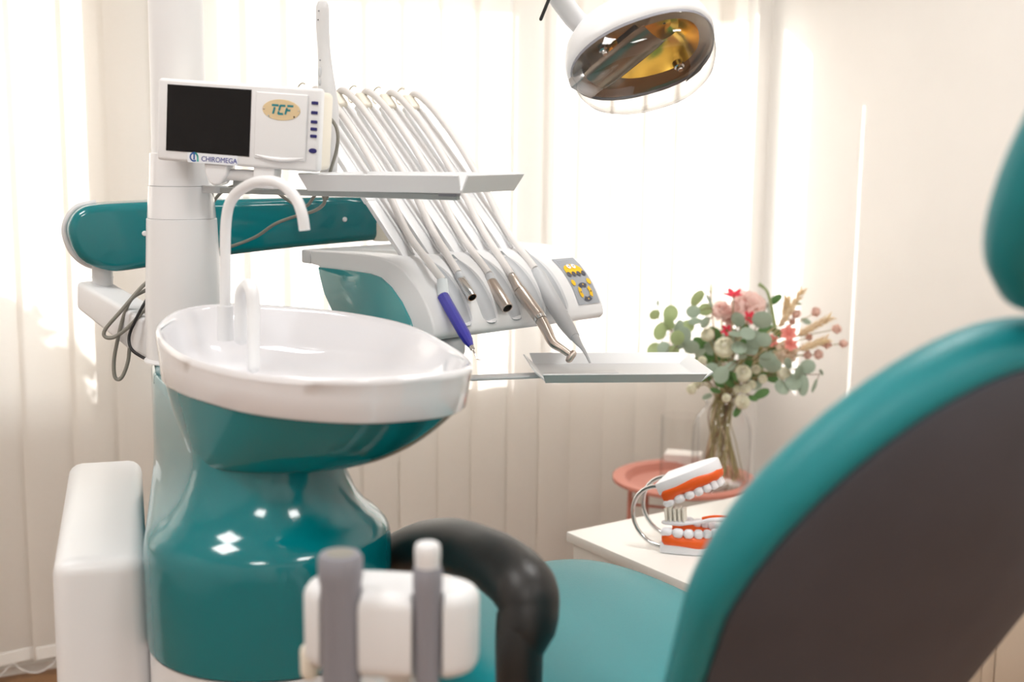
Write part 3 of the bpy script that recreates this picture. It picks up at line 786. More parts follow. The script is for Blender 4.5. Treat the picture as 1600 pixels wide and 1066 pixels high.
ub, ua = P(720, 301, 1.72), P(482, 297, 1.85)
wd = unit(ub - ua); dd = unit(np.cross(ZZ, wd)); dd = dd if dd[1] > 0 else -dd
ut = thing('upper_instrument_tray', 'white metal tray with flared rims held beside the monitor', 'tray', (ua + ub) / 2 + dd * 0.07)
tray(ut, ua, wd, dd, np.linalg.norm(ub - ua), 0.145, 0.014, 0.024)
r0, r1 = P(338, 297, 1.93), P(716, 308, 1.80)
rd = unit(r1 - r0); rs = unit(np.cross(rd, ZZ))
part(ut, 'support_rail', bbox((np.linalg.norm(r1 - r0), 0.014, 0.009), 0.001, 1, (r0 + r1) / 2, (rd, rs, unit(np.cross(rs, rd)))), 'rail_grey')
part(ut, 'rail_end', bbox((0.028, 0.018, 0.006), 0.001, 1, P(702, 303.5, 1.80), (rd, rs, ZZ)), 'mid_grey')
part(ut, 'hub', cyl(P(334, 301, 1.935), P(334, 290, 1.935), 0.02), 'light_grey')

# ================================================================== monitor
MC = P(370.5, 195, 1.83)
yaw = R_(11); mr = V(math.cos(yaw), -math.sin(yaw), 0); mn = V(-math.sin(yaw), -math.cos(yaw), 0)
rl = R_(-3.4); mu_ = ZZ * math.cos(rl) - mr * math.sin(rl) * 1.0
mrr = mr * math.cos(rl) + ZZ * math.sin(rl); mu_ = np.cross(mn, mrr); mu_ = mu_ if mu_[2] > 0 else -mu_
MWd, MHt = 0.2495, 0.1185
def MP(x, y, off=0.0): return MC + mrr * ((x - 0.5) * MWd) + mu_ * ((0.5 - y) * MHt) + mn * off
mo = thing('display_unit', 'white monitor with dark screen and oval gold badge on the column', 'monitor', MP(0.5, 1.0))
bz = part(mo, 'bezel', bbox((MWd, MHt, 0.02), 0.005, 3, MP(.5, .5, -0.01), (mrr, mu_, mn)), 'white_plastic')
part(mo, 'rear_housing', bbox((MWd * 0.985, MHt * 0.95, 0.05), 0.008, 3, MP(.497, .51, -0.042), (mrr, mu_, mn)), 'cream_plastic')
scx, scy, scw, sch = 0.322, 0.473, 0.512, 0.79
part(mo, 'screen_frame', bbox((MWd * scw + 0.002, MHt * sch + 0.002, 0.0012), 0, 1, MP(scx, scy, 0.0002), (mrr, mu_, mn)), 'cable_black')
part(mo, 'screen', bbox((MWd * scw, MHt * sch, 0.0012), 0, 1, MP(scx, scy, 0.0006), (mrr, mu_, mn)), 'screen_black')
# raised key field with a smile shaped ledge
part(mo, 'key_field', bbox((MWd * 0.315, MHt * 0.80, 0.004), 0.0018, 3, MP(0.77, 0.485, 0.001), (mrr, mu_, mn)), 'white_plastic')
lg = [MP(0.625 + 0.29 * k, 0.845 + 0.035 * math.sin(math.pi * k), 0.003) for k in np.linspace(0, 1, 12)]
part(mo, 'ledge', tube(np.array(lg), [0.001, 0.003, 0.0038, 0.003, 0.001], 10), 'white_gloss')
a = np.linspace(0, 2 * math.pi, 36, endpoint=False)
bdg = part(mo, 'badge', prism([MP(0.772 + 0.115 * math.cos(x), 0.285 + 0.125 * math.sin(x), 0.0028) for x in a], mn * 0.0012, 0.0004, 1), 'badge_gold')
def put_text(par, name, s, size, x, y, off, m, shear=0.0, spacing=1.0, bold=0.0, wid=None, hgt=None):
    v, f = text_mesh(s, size, shear, spacing, bold)
    c = (v.max(0) + v.min(0)) / 2; v = v - c; e = v.max(0) - v.min(0)
    if wid: v[:, 0] *= wid / e[0]
    if hgt: v[:, 1] *= hgt / e[1]
    return part(par, name, (MP(x, y, off) + np.outer(v[:, 0], mrr) + np.outer(v[:, 1], mu_) + np.outer(v[:, 2], mn), f), m, 0, recalc=False)
def stroke(par, name, segs, m, off, wdt):
    """flat lettering strokes, each a list of (x, y) points in panel fractions"""
    ms = []
    for s in segs:
        pts = [MP(x, y, off) for x, y in s]
        for i in range(len(pts) - 1):
            d = unit(pts[i + 1] - pts[i]); nr = unit(np.cross(mn, d)) * wdt / 2; e = d * wdt * 0.15
            ms.append((np.array([pts[i] - nr - e, pts[i + 1] - nr + e, pts[i + 1] + nr + e, pts[i] + nr - e]), [[0, 1, 2, 3]]))
    return part(par, name, join(*ms), m, 0, recalc=False)
bx_, by_ = 0.772, 0.283
def sl_(x, y): return (bx_ + x * 0.024 - (y) * 0.006, by_ + y * 0.05)
stroke(bdg, 'badge_letters', [[sl_(-2.55, -1), sl_(-1.0, -1)], [sl_(-1.75, -0.45), sl_(-1.75, 1)],
                              [sl_(0.75, -1), sl_(-0.45, -1), sl_(-0.45, 0.15)], [sl_(-0.45, 0.45), sl_(-0.45, 1), sl_(0.75, 1)],
                              [sl_(2.75, -1), sl_(1.35, -1)], [sl_(1.35, -0.45), sl_(1.35, 1)], [sl_(1.35, 0.05), sl_(2.3, 0.05)]], 'letter_teal', 0.0046, 0.0028)
for dx, dy, m in ((-0.105, 0.0, 'steel_warm'), (0.105, 0.0, 'steel_warm'), (0.08, 0.075, 'cable_black'), (-0.075, 0.08, 'rail_grey')):
    part(bdg, 'badge_pin', ball(MP(bx_ + dx, by_ + dy, 0.0042), (0.0013,) * 3, 8, 6), m)
for y in (0.175, 0.29, 0.40, 0.485, 0.57):
    part(mo, 'button', bbox((0.0098, 0.0046, 0.003), 0.0008, 1, MP(0.968, y, 0.0008), (mrr, mu_, mn)), 'button_blue')
a = np.linspace(0, 2 * math.pi, 20, endpoint=False)
part(mo, 'power_button', prism([MP(0.968 + 0.024 * math.cos(x), 0.745 + 0.030 * math.sin(x), 0.0) for x in a], mn * 0.002, 0.0005, 1), 'button_blue')
st = part(mo, 'maker_sticker', bbox((0.078, 0.0145, 0.0006), 0, 1, MP(0.355, 0.936, 0.0004), (mrr, mu_, mn)), 'sticker')
put_text(st, 'sticker_letters', 'CHIROMEGA', 0.012, 0.398, 0.942, 0.001, 'letter_blue', wid=0.0555, hgt=0.0074, bold=0.0)
ic_ = (0.240, 0.930)
def arc(r, a0, a1, n=10, cx=ic_[0], cy=ic_[1]): return [(cx + r * math.cos(R_(x)) / MWd, cy - r * math.sin(R_(x)) / MHt) for x in np.linspace(a0, a1, n)]
stroke(st, 'sticker_emblem', [arc(0.0058, 100, 300)], 'icon_blue', 0.001, 0.0022)
stroke(st, 'sticker_emblem', [[(ic_[0] + 0.001, ic_[1] - 0.06), (ic_[0] + 0.001, ic_[1] + 0.03)]], 'icon_blue', 0.0011, 0.0024)
stroke(st, 'sticker_emblem', [arc(0.0058, 75, 0) + [(ic_[0] + 0.0062 / MWd, ic_[1] + 0.05)]], 'icon_teal', 0.001, 0.0026)
# mounting hardware below
yk = [MP(0.29, 0.985, -0.004), MP(0.445, 0.985, -0.004), MP(0.437, 1.12, -0.004), MP(0.40, 1.245, -0.004), MP(0.365, 1.265, -0.004), MP(0.33, 1.245, -0.004), MP(0.30, 1.12, -0.004)]
part(mo, 'mount_yoke', prism(yk, -mn * 0.03, 0.004, 3), 'white_gloss')
part(mo, 'mount_tube', cyl(MP(0.42, 1.12, -0.02), MP(0.64, 1.105, -0.02), 0.0085), 'white_plastic')
part(mo, 'mount_clamp', bbox((0.034, 0.036, 0.03), 0.004, 2, MP(0.665, 1.10, -0.02), (mrr, mu_, mn)), 'white_plastic')
part(mo, 'mount_block', bbox((0.05, 0.022, 0.03), 0.003, 2, MP(0.52, 1.20, -0.05), (mrr, mu_, mn)), 'rail_grey')

# ================================================================== oral camera wand and its cable
wp = [P(504, 10, 1.955), P(504, 40, 1.955), P(506, 75, 1.955), P(508, 105, 1.955), P(511, 140, 1.955), P(514, 175, 1.955), P(514, 230, 1.955), P(513, 282, 1.955)]
wc = thing('oral_camera', 'white wand shaped oral camera standing behind the monitor edge', 'camera', wp[-1])
part(wc, 'wand', rtube(cat(np.array(wp), 5), [0.0100, 0.0104, 0.0098, 0.0112, 0.0140, 0.0152, 0.0150, 0.013], 18, 2), 'grey_white')
for (x, y, m, r) in ((498, 17, 'mid_grey', 0.0012), (497, 31, 'cable_black', 0.001), (500, 94, 'mid_grey', 0.0012)):
    part(wc, 'lens_hole', ball(P(x, y, 1.945), (r, r, r), 8, 6), m)
for (x, y, h) in ((500, 113, 0.0075), (500, 128, 0.0062)):
    part(wc, 'touch_button', ball(P(x, y, 1.945), (0.0032, 0.0018, h), 12, 8), 'light_grey')
cbp = cat(np.array([P(498, 172, 1.90), P(512, 181, 1.90), P(524, 196, 1.90), P(528, 215, 1.90), P(525, 238, 1.905), P(517, 265, 1.92), P(510, 290, 1.94)]), 6)
part(wc, 'cable', tube(cbp, 0.0026, 10), 'cable_grey')
part(wc, 'cable_plug', tube(np.array([P(509, 294, 1.90), P(509, 303, 1.90), P(508, 312, 1.90)]), [0.0065, 0.0062, 0.0042], 14), 'cable_grey')
cb2 = cat(np.array([P(508, 310, 1.90), P(505, 320, 1.92), P(490, 330, 1.98), P(462, 338, 2.02), P(430, 350, 2.02), P(400, 370, 2.02), P(365, 384, 2.02), P(335, 392, 2.03)]), 6)
part(wc, 'lower_cable', tube(cb2, 0.0028, 10), 'cable_grey')

# loose cables
solo('monitor_cable', tube(cat(np.array([P(328, 330, 2.03), P(336, 312, 1.99), P(352, 296, 1.96), P(378, 288, 1.95), P(410, 285, 1.95), P(432, 300, 1.95), P(455, 316, 1.96), P(478, 322, 1.97), P(490, 308, 1.97), P(500, 292, 1.96)]), 6), 0.0026, 10), 'cable_grey', 'grey cable sagging below the monitor mount', 'cable')
lp1 = [P(245, 430, 2.04), P(222, 448, 2.02), P(190, 485, 2.0), P(165, 514, 2.0), P(164, 526, 2.0), P(178, 527, 2.0), P(200, 512, 2.0), P(222, 488, 2.0), P(245, 462, 2.02)]
solo('coiled_cable', tube(cat(np.array(lp1), 7), 0.0032, 10), 'cable_grey', 'grey cable loop hanging sideways from the link beside the column', 'cable')
lp2 = [P(246, 446, 2.05), P(225, 455, 2.03), P(205, 468, 2.02), P(193, 495, 2.02), P(184, 530, 2.02), P(178, 565, 2.02), P(180, 590, 2.02), P(190, 590, 2.02), P(200, 565, 2.02), P(205, 530, 2.02), P(222, 490, 2.02), P(246, 470, 2.04)]
solo('coiled_cable', tube(cat(np.array(lp2), 7), 0.0032, 10), 'cable_grey', 'long grey cable loop hanging straight down beside the column', 'cable')
lp3 = [P(246, 440, 2.03), P(228, 470, 1.99), P(212, 500, 1.98), P(202, 525, 1.98), P(205, 545, 1.97), P(222, 558, 1.96), P(240, 566, 1.93)]
solo('power_cable', tube(cat(np.array(lp3), 7), 0.0026, 10), 'cable_black', 'thin black cable curving down to the teal pedestal', 'cable')

# ================================================================== operating lamp
LC = P(1002, 86, 1.95)
ln_ = unit(V(0.24, -0.60, -0.75)); lx = V(0.90, 0.10, 0.40); lx = unit(lx - ln_ * np.dot(lx, ln_)); ly = np.cross(ln_, lx)
LAX = (lx, ly, ln_)
dl = thing('operating_lamp', 'white dental operating lamp with clear cover hanging overhead', 'lamp', LC - ZZ * 0.1)
LA, LB = 0.114, 0.088
def lrings(prof, egg=0.10, seg=48, sh=0.0):
    a = np.linspace(0, 2 * math.pi, seg, endpoint=False); out = []
    for s, t in prof:
        x = np.cos(a); y = np.sin(a)
        x2 = np.sign(x) * np.abs(x) ** 0.85; y2 = np.sign(y) * np.abs(y) ** 0.9
        out.append(place(np.stack([LA * s * x2, LB * s * y2 * (1 + egg * x), np.full(seg, t)], 1), LC + lx * sh * (1 - s) * LA, LAX))
    return out
part(dl, 'housing', loft(lrings([(0.99, 0.004), (1.02, 0.0), (1.03, -0.008), (1.01, -0.022), (0.94, -0.042), (0.80, -0.062), (0.58, -0.076), (0.3, -0.083), (0.03, -0.085)]), False, True), 'white_plastic', 60)
part(dl, 'rim_seal', loft(lrings([(0.985, 0.003), (0.995, 0.006), (0.985, 0.009)]), False, False), 'mid_grey')
part(dl, 'cover', loft(lrings([(0.985, 0.006), (0.98, 0.016), (0.955, 0.030), (0.89, 0.045), (0.76, 0.057), (0.55, 0.065), (0.28, 0.069), (0.02, 0.070)]), False, False), 'lamp_cover', 60, recalc=False)
part(dl, 'inner_plate', loft(lrings([(0.97, 0.004), (0.93, 0.001), (0.66, -0.003)], sh=0.45), False, False), 'lamp_metal', 30)
part(dl, 'reflector', loft(lrings([(0.66, -0.003), (0.58, -0.016), (0.46, -0.030), (0.32, -0.040), (0.15, -0.045), (0.02, -0.046)], sh=0.45), False, False), 'gold_mirror', 14)
def lpix(px, py, t): return onplane(px, py, LC + ln_ * t, ln_)
def lplate(pix, t, th, name, m, bev=0.0): return part(dl, name, prism([lpix(x, y, t) for x, y in pix], ln_ * th, bev, 2), m)
sh_a, sh_b = lpix(930, 128, 0.022), lpix(1024, 52, 0.022); sdir = unit(sh_b - sh_a); sw = np.cross(ln_, sdir)
rows = []
for k in np.linspace(0, 1, 8):
    c = sh_a + (sh_b - sh_a) * k; hw = 0.031 * (1 if 0.05 < k < 0.95 else 0.9)
    rows.append(np.array([c + sw * hw * math.sin(x) + ln_ * (0.012 * math.cos(x) - 0.004) for x in np.linspace(-1.4, 1.4, 9)]))
part(dl, 'bulb_shield', loft(rows, False, False, closed=False), 'lamp_metal', 60)
part(dl, 'shield_foot', bbox((0.05, 0.03, 0.018), 0.003, 2, lpix(916, 131, 0.016), (sw, sdir, ln_)), 'steel')
part(dl, 'bulb_socket', bbox((0.038, 0.018, 0.014), 0.003, 2, lpix(984, 58, 0.012), (sdir, sw, ln_)), 'dark_hole')
part(dl, 'socket_frame', bbox((0.05, 0.022, 0.005), 0.001, 1, lpix(980, 60, 0.006), (sdir, sw, ln_)), 'gold_mirror')
for x, y in ((943, 76), (1060, 101)):
    c = lpix(x, y, 0.010); part(dl, 'chrome_screw', lathe([(0.001, 0.012), (0.004, 0.012), (0.0055, 0.009), (0.0055, 0.006), (0.008, 0.005), (0.009, -0.004), (0.001, -0.004)][::-1], c, 18, LAX), 'chrome')
lplate([(972, 27), (1000, 13), (1003, 17), (976, 32)], -0.02, 0.004, 'housing_slot', 'light_grey')
part(dl, 'grip_edge', tube(cat(np.array([lpix(1072, 127, 0.012), lpix(1092, 108, 0.012), lpix(1106, 86, 0.012)]), 5), [0.0008, 0.0035, 0.0008], 8), 'cable_black')
jc = P(923, 50, 1.99)
part(dl, 'joint', ball(jc, (0.022, 0.022, 0.024), 20, 12), 'white_plastic')
ARMZ = 1.86
ap = [jc + V(0.006, 0, -0.004), P(905, 36, 1.98), P(886, 14, 1.97), P(868, -14, 1.96), P(855, -60, 1.95), V(P(855, -60, 1.93)[0] - 0.02, 1.93, ARMZ - 0.05), V(P(855, -60, 1.93)[0] - 0.07, 1.93, ARMZ), V(-0.2, 1.935, ARMZ + 0.01), V(PX[0] + 0.02, PX[1], ARMZ + 0.01)]
part(dl, 'arm', tube(cat(np.array(ap), 7), [0.0165, 0.0165, 0.016, 0.016, 0.017, 0.018], 18), 'grey_white')
part(dl, 'arm_sleeve', lathe([(0.02, ARMZ - 0.04), (0.047, ARMZ - 0.04), (0.05, ARMZ - 0.03), (0.05, ARMZ + 0.05), (0.02, ARMZ + 0.055)], (PX[0], PX[1], 0), 32), 'white_plastic')
part(dl, 'stop_lever', rtube(np.array([P(845, 30, 1.93), P(858, -2, 1.93), P(870, -30, 1.93)]), 0.0026, 10, 3), 'cable_black')

# ================================================================== suction holder in the foreground
HC = P(612, 968, 1.12)
hx = unit(V(0.985, -0.12, 0)); hy = V(-hx[1], hx[0], 0)
sh_ = thing('suction_holder', 'white two slot holder bracket for suction handpieces in the foreground', 'holder', HC - ZZ * 0.05)
def HP(x, y, z): return HC + hx * x + hy * y + ZZ * z
T1 = HP(-0.041, -0.030, 0); T2 = HP(0.040, -0.030, 0)
a = np.linspace(0, 2 * math.pi, 40, endpoint=False)
out2 = [(0.083 * np.sign(math.cos(x)) * abs(math.cos(x)) ** 0.72, 0.040 * np.sign(math.sin(x)) * abs(math.sin(x)) ** 0.8) for x in a]
hb = prism([HP(x, y, -0.045) for x, y in out2], ZZ * 0.082, 0.014, 4)
def hcut(o):
    for c, r in ((T1, 0.0205), (T2, 0.0155)):
        for md in (cyl(c - ZZ * 0.12, c + ZZ * 0.12, r, seg=32), bbox((r * 1.7, 0.06, 0.24), 0, 1, c - hy * 0.035, (hx, hy, ZZ))):
            oc = bpy.data.objects.new('cut', make_mesh('cut', md, None, 0)); COL.objects.link(oc); CUT2.append(oc)
            b = o.modifiers.new('b', 'BOOLEAN'); b.operation = 'DIFFERENCE'; b.object = oc; b.solver = 'EXACT'
CUT2 = []
hbm = bake(hb, hcut)
for oc in CUT2: bpy.data.objects.remove(oc)
part(sh_, 'bracket', hbm, 'white_plastic', 35)
part(sh_, 'foot_knob', rtube(np.array([HP(-0.079, -0.004, -0.055), HP(-0.079, -0.004, -0.035)]), 0.009, 14, 3), 'cream_plastic')
stp = [HP(0.0, 0.03, -0.03), HP(0.0, 0.06, -0.05), HP(-0.02, 0.12, -0.12), HP(-0.06, 0.22, -0.16), V(DC[0] + 0.11, DC[1] - 0.1, 0.55)]
part(sh_, 'support_arm', tube(cat(np.array(stp), 6), 0.018, 14), 'white_plastic')
def suction(name, label, c, r, z0, z1, tipr, tiph, tipm):
    t = thing(name, label, 'suction tube', c + ZZ * z0, 'suction tubes in the white holder')
    part(t, 'grip', tube(np.array([c + ZZ * z for z in (z0, z0 + 0.01, z1 - 0.03, z1 - 0.02, z1 - 0.004, z1)]), [r * .9, r, r * 1.02, r * 1.12, r * 1.12, r * 0.98], 24), 'mid_grey')
    if tipm:
        part(t, 'tip', tube(np.array([c + ZZ * (z1 - 0.005), c + ZZ * (z1 + 0.002), c + ZZ * (z1 + tiph), c + ZZ * (z1 + tiph + 0.006), c + ZZ * (z1 + tiph + 0.008)]), [tipr * .9, tipr, tipr * 1.04, tipr, tipr * 0.85], 20), tipm)
    else:
        part(t, 'bore', cyl(c + ZZ * (z1 - 0.002), c + ZZ * (z1 + 0.0008), r * 0.72), 'cable_grey')
    hz = [c + ZZ * (z0 + 0.005), c + ZZ * (z0 - 0.06), c + ZZ * (z0 - 0.16) + hy * 0.02, c * V(1, 1, 0) + V(0, 0, 0.35) + hy * 0.12, V(DC[0] + 0.12, DC[1] - 0.10, 0.3)]
    part(t, 'hose', tube(cat(np.array(hz), 6), r * 0.72, 14), 'cream_plastic')
suction('suction_tube', 'thick grey suction tube with open round mouth', T1, 0.0185, -0.058, P(540, 868, 1.09)[2] - T1[2], 0, 0, None)
suction('saliva_ejector', 'slim grey saliva ejector tube capped by a white tip', T2, 0.0122, -0.046, P(683, 882, 1.09)[2] - T2[2], 0.0115, P(683, 860, 1.09)[2] - P(683, 882, 1.09)[2], 'white_plastic')

# ================================================================== patient chair
YW, BT = R_(28.2), R_(61.3)
CFw = V(-math.sin(YW), math.cos(YW), 0); CWd = V(CFw[1], -CFw[0], 0)
BA = -CFw * math.cos(BT) + ZZ * math.sin(BT); BNm = np.cross(CWd, BA)      # back normal, towards the camera
QB = V(0.2808, 1.041, 0.8816) + CWd * 0.115 - BA * 0.344
def BP(w, a, t): return QB + CWd * w + BA * a - BNm * t
pc = thing('patient_chair', 'teal dental patient chair with grey backrest shell and black armrest', 'dental chair', V(QB[0] - 0.1, QB[1] + 0.2, 0))
def back_outline(o, n=72):
    pts = []
    for x in np.linspace(0, 2 * math.pi, n, endpoint=False):
        c, s = math.cos(x), math.sin(x)
        if s >= 0: w, a = (0.227 + o) * np.sign(c) * abs(c) ** 1.11, 0.311 + (0.264 + o) * abs(s) ** 1.11
        else:
            k = abs(s) ** 1.1; w, a = (0.227 + o - 0.138 * 0.42 * k) * np.sign(c) * min(1.0, abs(c) * 2.2) ** 0.6, 0.311 - (0.42 + o) * k
        pts.append((w, a))
    return pts
def cushion(prof, outline, fn, centre):
    lps = [np.array([fn(w, a, t) for w, a in outline(o)]) for o, t in prof]
    ctr0 = fn(*centre, prof[0][1]); ctr1 = fn(*centre, prof[-1][1])
    def shrink(lp, c, s, dt): return c + (lp - c) * s + dt
    return lps, ctr0, ctr1
prof = [(-0.012, 0.002), (-0.004, 0.0), (0.004, 0.004), (0.010, 0.014), (0.013, 0.028), (0.010, 0.042), (0.0, 0.054), (-0.02, 0.062), (-0.06, 0.067), (-0.11, 0.066), (-0.15, 0.065)]
lps, _, _ = cushion(prof, back_outline, lambda w, a, t: BP(w, a, t * min(1.0, max(0.45, 0.45 + 0.55 * (a - 0.05) / 0.35))), (0, 0.28))
part(pc, 'backrest', loft(lps, True, True), 'vinyl_teal', 60)
prof = [(-0.011, 0.004), (-0.010, -0.004), (-0.022, -0.010), (-0.05, -0.018), (-0.09, -0.024), (-0.125, -0.028), (-0.15, -0.030)]
lps, _, _ = cushion(prof, back_outline, BP, (0, 0.28))
part(pc, 'backrest_shell', loft(lps, True, True), 'vinyl_grey', 60)
# headrest
def HRP(w, a, t): return BP(w + 0.036, 0.755 + a, t)
def head_outline(o, n=56):
    return [((0.130 + o) * np.sign(math.cos(x)) * abs(math.cos(x)) ** 0.8, (0.150 + o) * np.sign(math.sin(x)) * abs(math.sin(x)) ** 0.9) for x in np.linspace(0, 2 * math.pi, n, endpoint=False)]
prof = [(-0.05, 0.0), (-0.02, 0.0), (-0.006, 0.004), (0.006, 0.016), (0.012, 0.034), (0.006, 0.052), (-0.01, 0.066), (-0.035, 0.072), (-0.07, 0.074)]
lps, _, _ = cushion(prof, head_outline, HRP, (0, 0))
part(pc, 'headrest', loft(lps, True, True), 'vinyl_teal', 60)
prof = [(-0.03, 0.004), (-0.032, -0.004), (-0.045, -0.010), (-0.07, -0.014)]
lps, _, _ = cushion(prof, head_outline, HRP, (0, 0))
part(pc, 'headrest_shell', loft(lps, True, True), 'vinyl_grey', 60)
part(pc, 'headrest_stem', bbox((0.05, 0.24, 0.012), 0.003, 2, BP(0.042, 0.62, 0.028), (CWd, BA, BNm)), 'chrome')
# seat
SZ = 0.603
def SP(w, l, t): return V(QB[0], QB[1], 0) + CWd * (w + 0.02) + CFw * l + ZZ * (SZ + t)
def seat_outline(o, n=72):
    out = []
    for x in np.linspace(0, 2 * math.pi, n, endpoint=False):
        c, s = math.cos(x), math.sin(x)
        out.append(((0.22 + o) * np.sign(c) * abs(c) ** 0.42 * (1 - 0.06 * max(s, 0)), 0.33 + (0.395 + o) * np.sign(s) * abs(s) ** 0.5))
    return out
prof = [(-0.03, -0.105), (-0.006, -0.1), (0.004, -0.085), (0.006, -0.05), (0.0, -0.026), (-0.018, -0.010), (-0.045, -0.003), (-0.10, 0.0), (-0.16, 0.0), (-0.21, -0.001)]
lps, _, _ = cushion(prof, seat_outline, SP, (0, 0.33))
part(pc, 'seat', loft(lps, True, True), 'vinyl_teal', 60)
part(pc, 'seat_frame', bbox((0.30, 0.62, 0.05), 0.015, 3, SP(0, 0.33, -0.128), (CWd, CFw, ZZ)), 'white_plastic')
part(pc, 'lift_column', bbox((0.2, 0.3, SZ - 0.20), 0.03, 3, SP(0.02, 0.28, -0.14 - (SZ - 0.20) / 2), (CWd, CFw, ZZ)), 'white_plastic')
part(pc, 'floor_base', bbox((0.36, 0.78, 0.06), 0.02, 3, V(*SP(0.03, 0.3, 0)[:2], 0.03), (CWd, CFw, ZZ)), 'white_plastic')
part(pc, 'back_hinge', bbox((0.16, 0.09, 0.12), 0.02, 3, SP(0, -0.09, -0.09), (CWd, CFw, ZZ)), 'mid_grey')
ar = [P(812, 1120, 1.30), P(811, 1060, 1.30), P(812, 1000, 1.305), P(815, 960, 1.315)]
post = part(pc, 'armrest_post', tube(cat(np.array(ar), 5), [0.026, 0.026, 0.027, 0.028], 20, flat=(1, 1)), 'black_rubber')
ar = [P(822, 985, 1.31), P(826, 955, 1.318), P(820, 922, 1.335), P(790, 890, 1.39), P(750, 868, 1.46), P(705, 853, 1.55), P(660, 856, 1.66), P(620, 872, 1.75), P(590, 900, 1.80)]
part(pc, 'armrest', rtube(cat(np.array(ar), 6), [0.0325, 0.034, 0.037, 0.037, 0.036, 0.036, 0.036, 0.034, 0.03], 22, 2), 'black_rubber')
part(pc, 'armrest_bracket', bbox((0.12, 0.06, 0.04), 0.008, 2, (P(812, 1120, 1.30) + SP(-0.14, 0.15, -0.13)) / 2, (CWd, CFw, ZZ)), 'mid_grey')

# ================================================================== low white cabinet and tooth model
cc = P(885, 831, 2.36); CZ = cc[2]
c1 = unit(V(0.82, 0.57, 0)); c2 = V(c1[1], -c1[0], 0)
wc_ = thing('drawer_cabinet', 'low white drawer cabinet carrying the tooth model', 'cabinet', (cc + c1 * 0.25 + c2 * 0.18) * V(1, 1, 0))
part(wc_, 'top', bbox((0.50, 0.38, 0.02), 0.002, 2, cc + c1 * 0.25 + c2 * 0.19 - ZZ * 0.01, (c1, c2, ZZ)), 'cabinet_white')
part(wc_, 'body', bbox((0.48, 0.36, CZ - 0.06), 0.001, 1, V(*(cc + c1 * 0.25 + c2 * 0.19)[:2], 0.04 + (CZ - 0.06) / 2), (c1, c2, ZZ)), 'cabinet_white')
part(wc_, 'plinth', bbox((0.44, 0.32, 0.04), 0, 1, V(*(cc + c1 * 0.25 + c2 * 0.19)[:2], 0.02), (c1, c2, ZZ)), 'mid_grey')
for k in range(3):
    h = (CZ - 0.07) / 3
    dw_ = part(wc_, 'drawer', bbox((0.47, 0.012, h - 0.006), 0.002, 2, V(*(cc + c1 * 0.25 + c2 * 0.374)[:2], 0.045 + h * (k + 0.5)), (c1, c2, ZZ)), 'cabinet_white')
    part(dw_, 'handle', rtube(np.array([V(*(cc + c1 * 0.19 + c2 * 0.39)[:2], 0.045 + h * (k + 0.7)), V(*(cc + c1 * 0.31 + c2 * 0.39)[:2], 0.045 + h * (k + 0.7))]), 0.004, 8, 2), 'chrome')
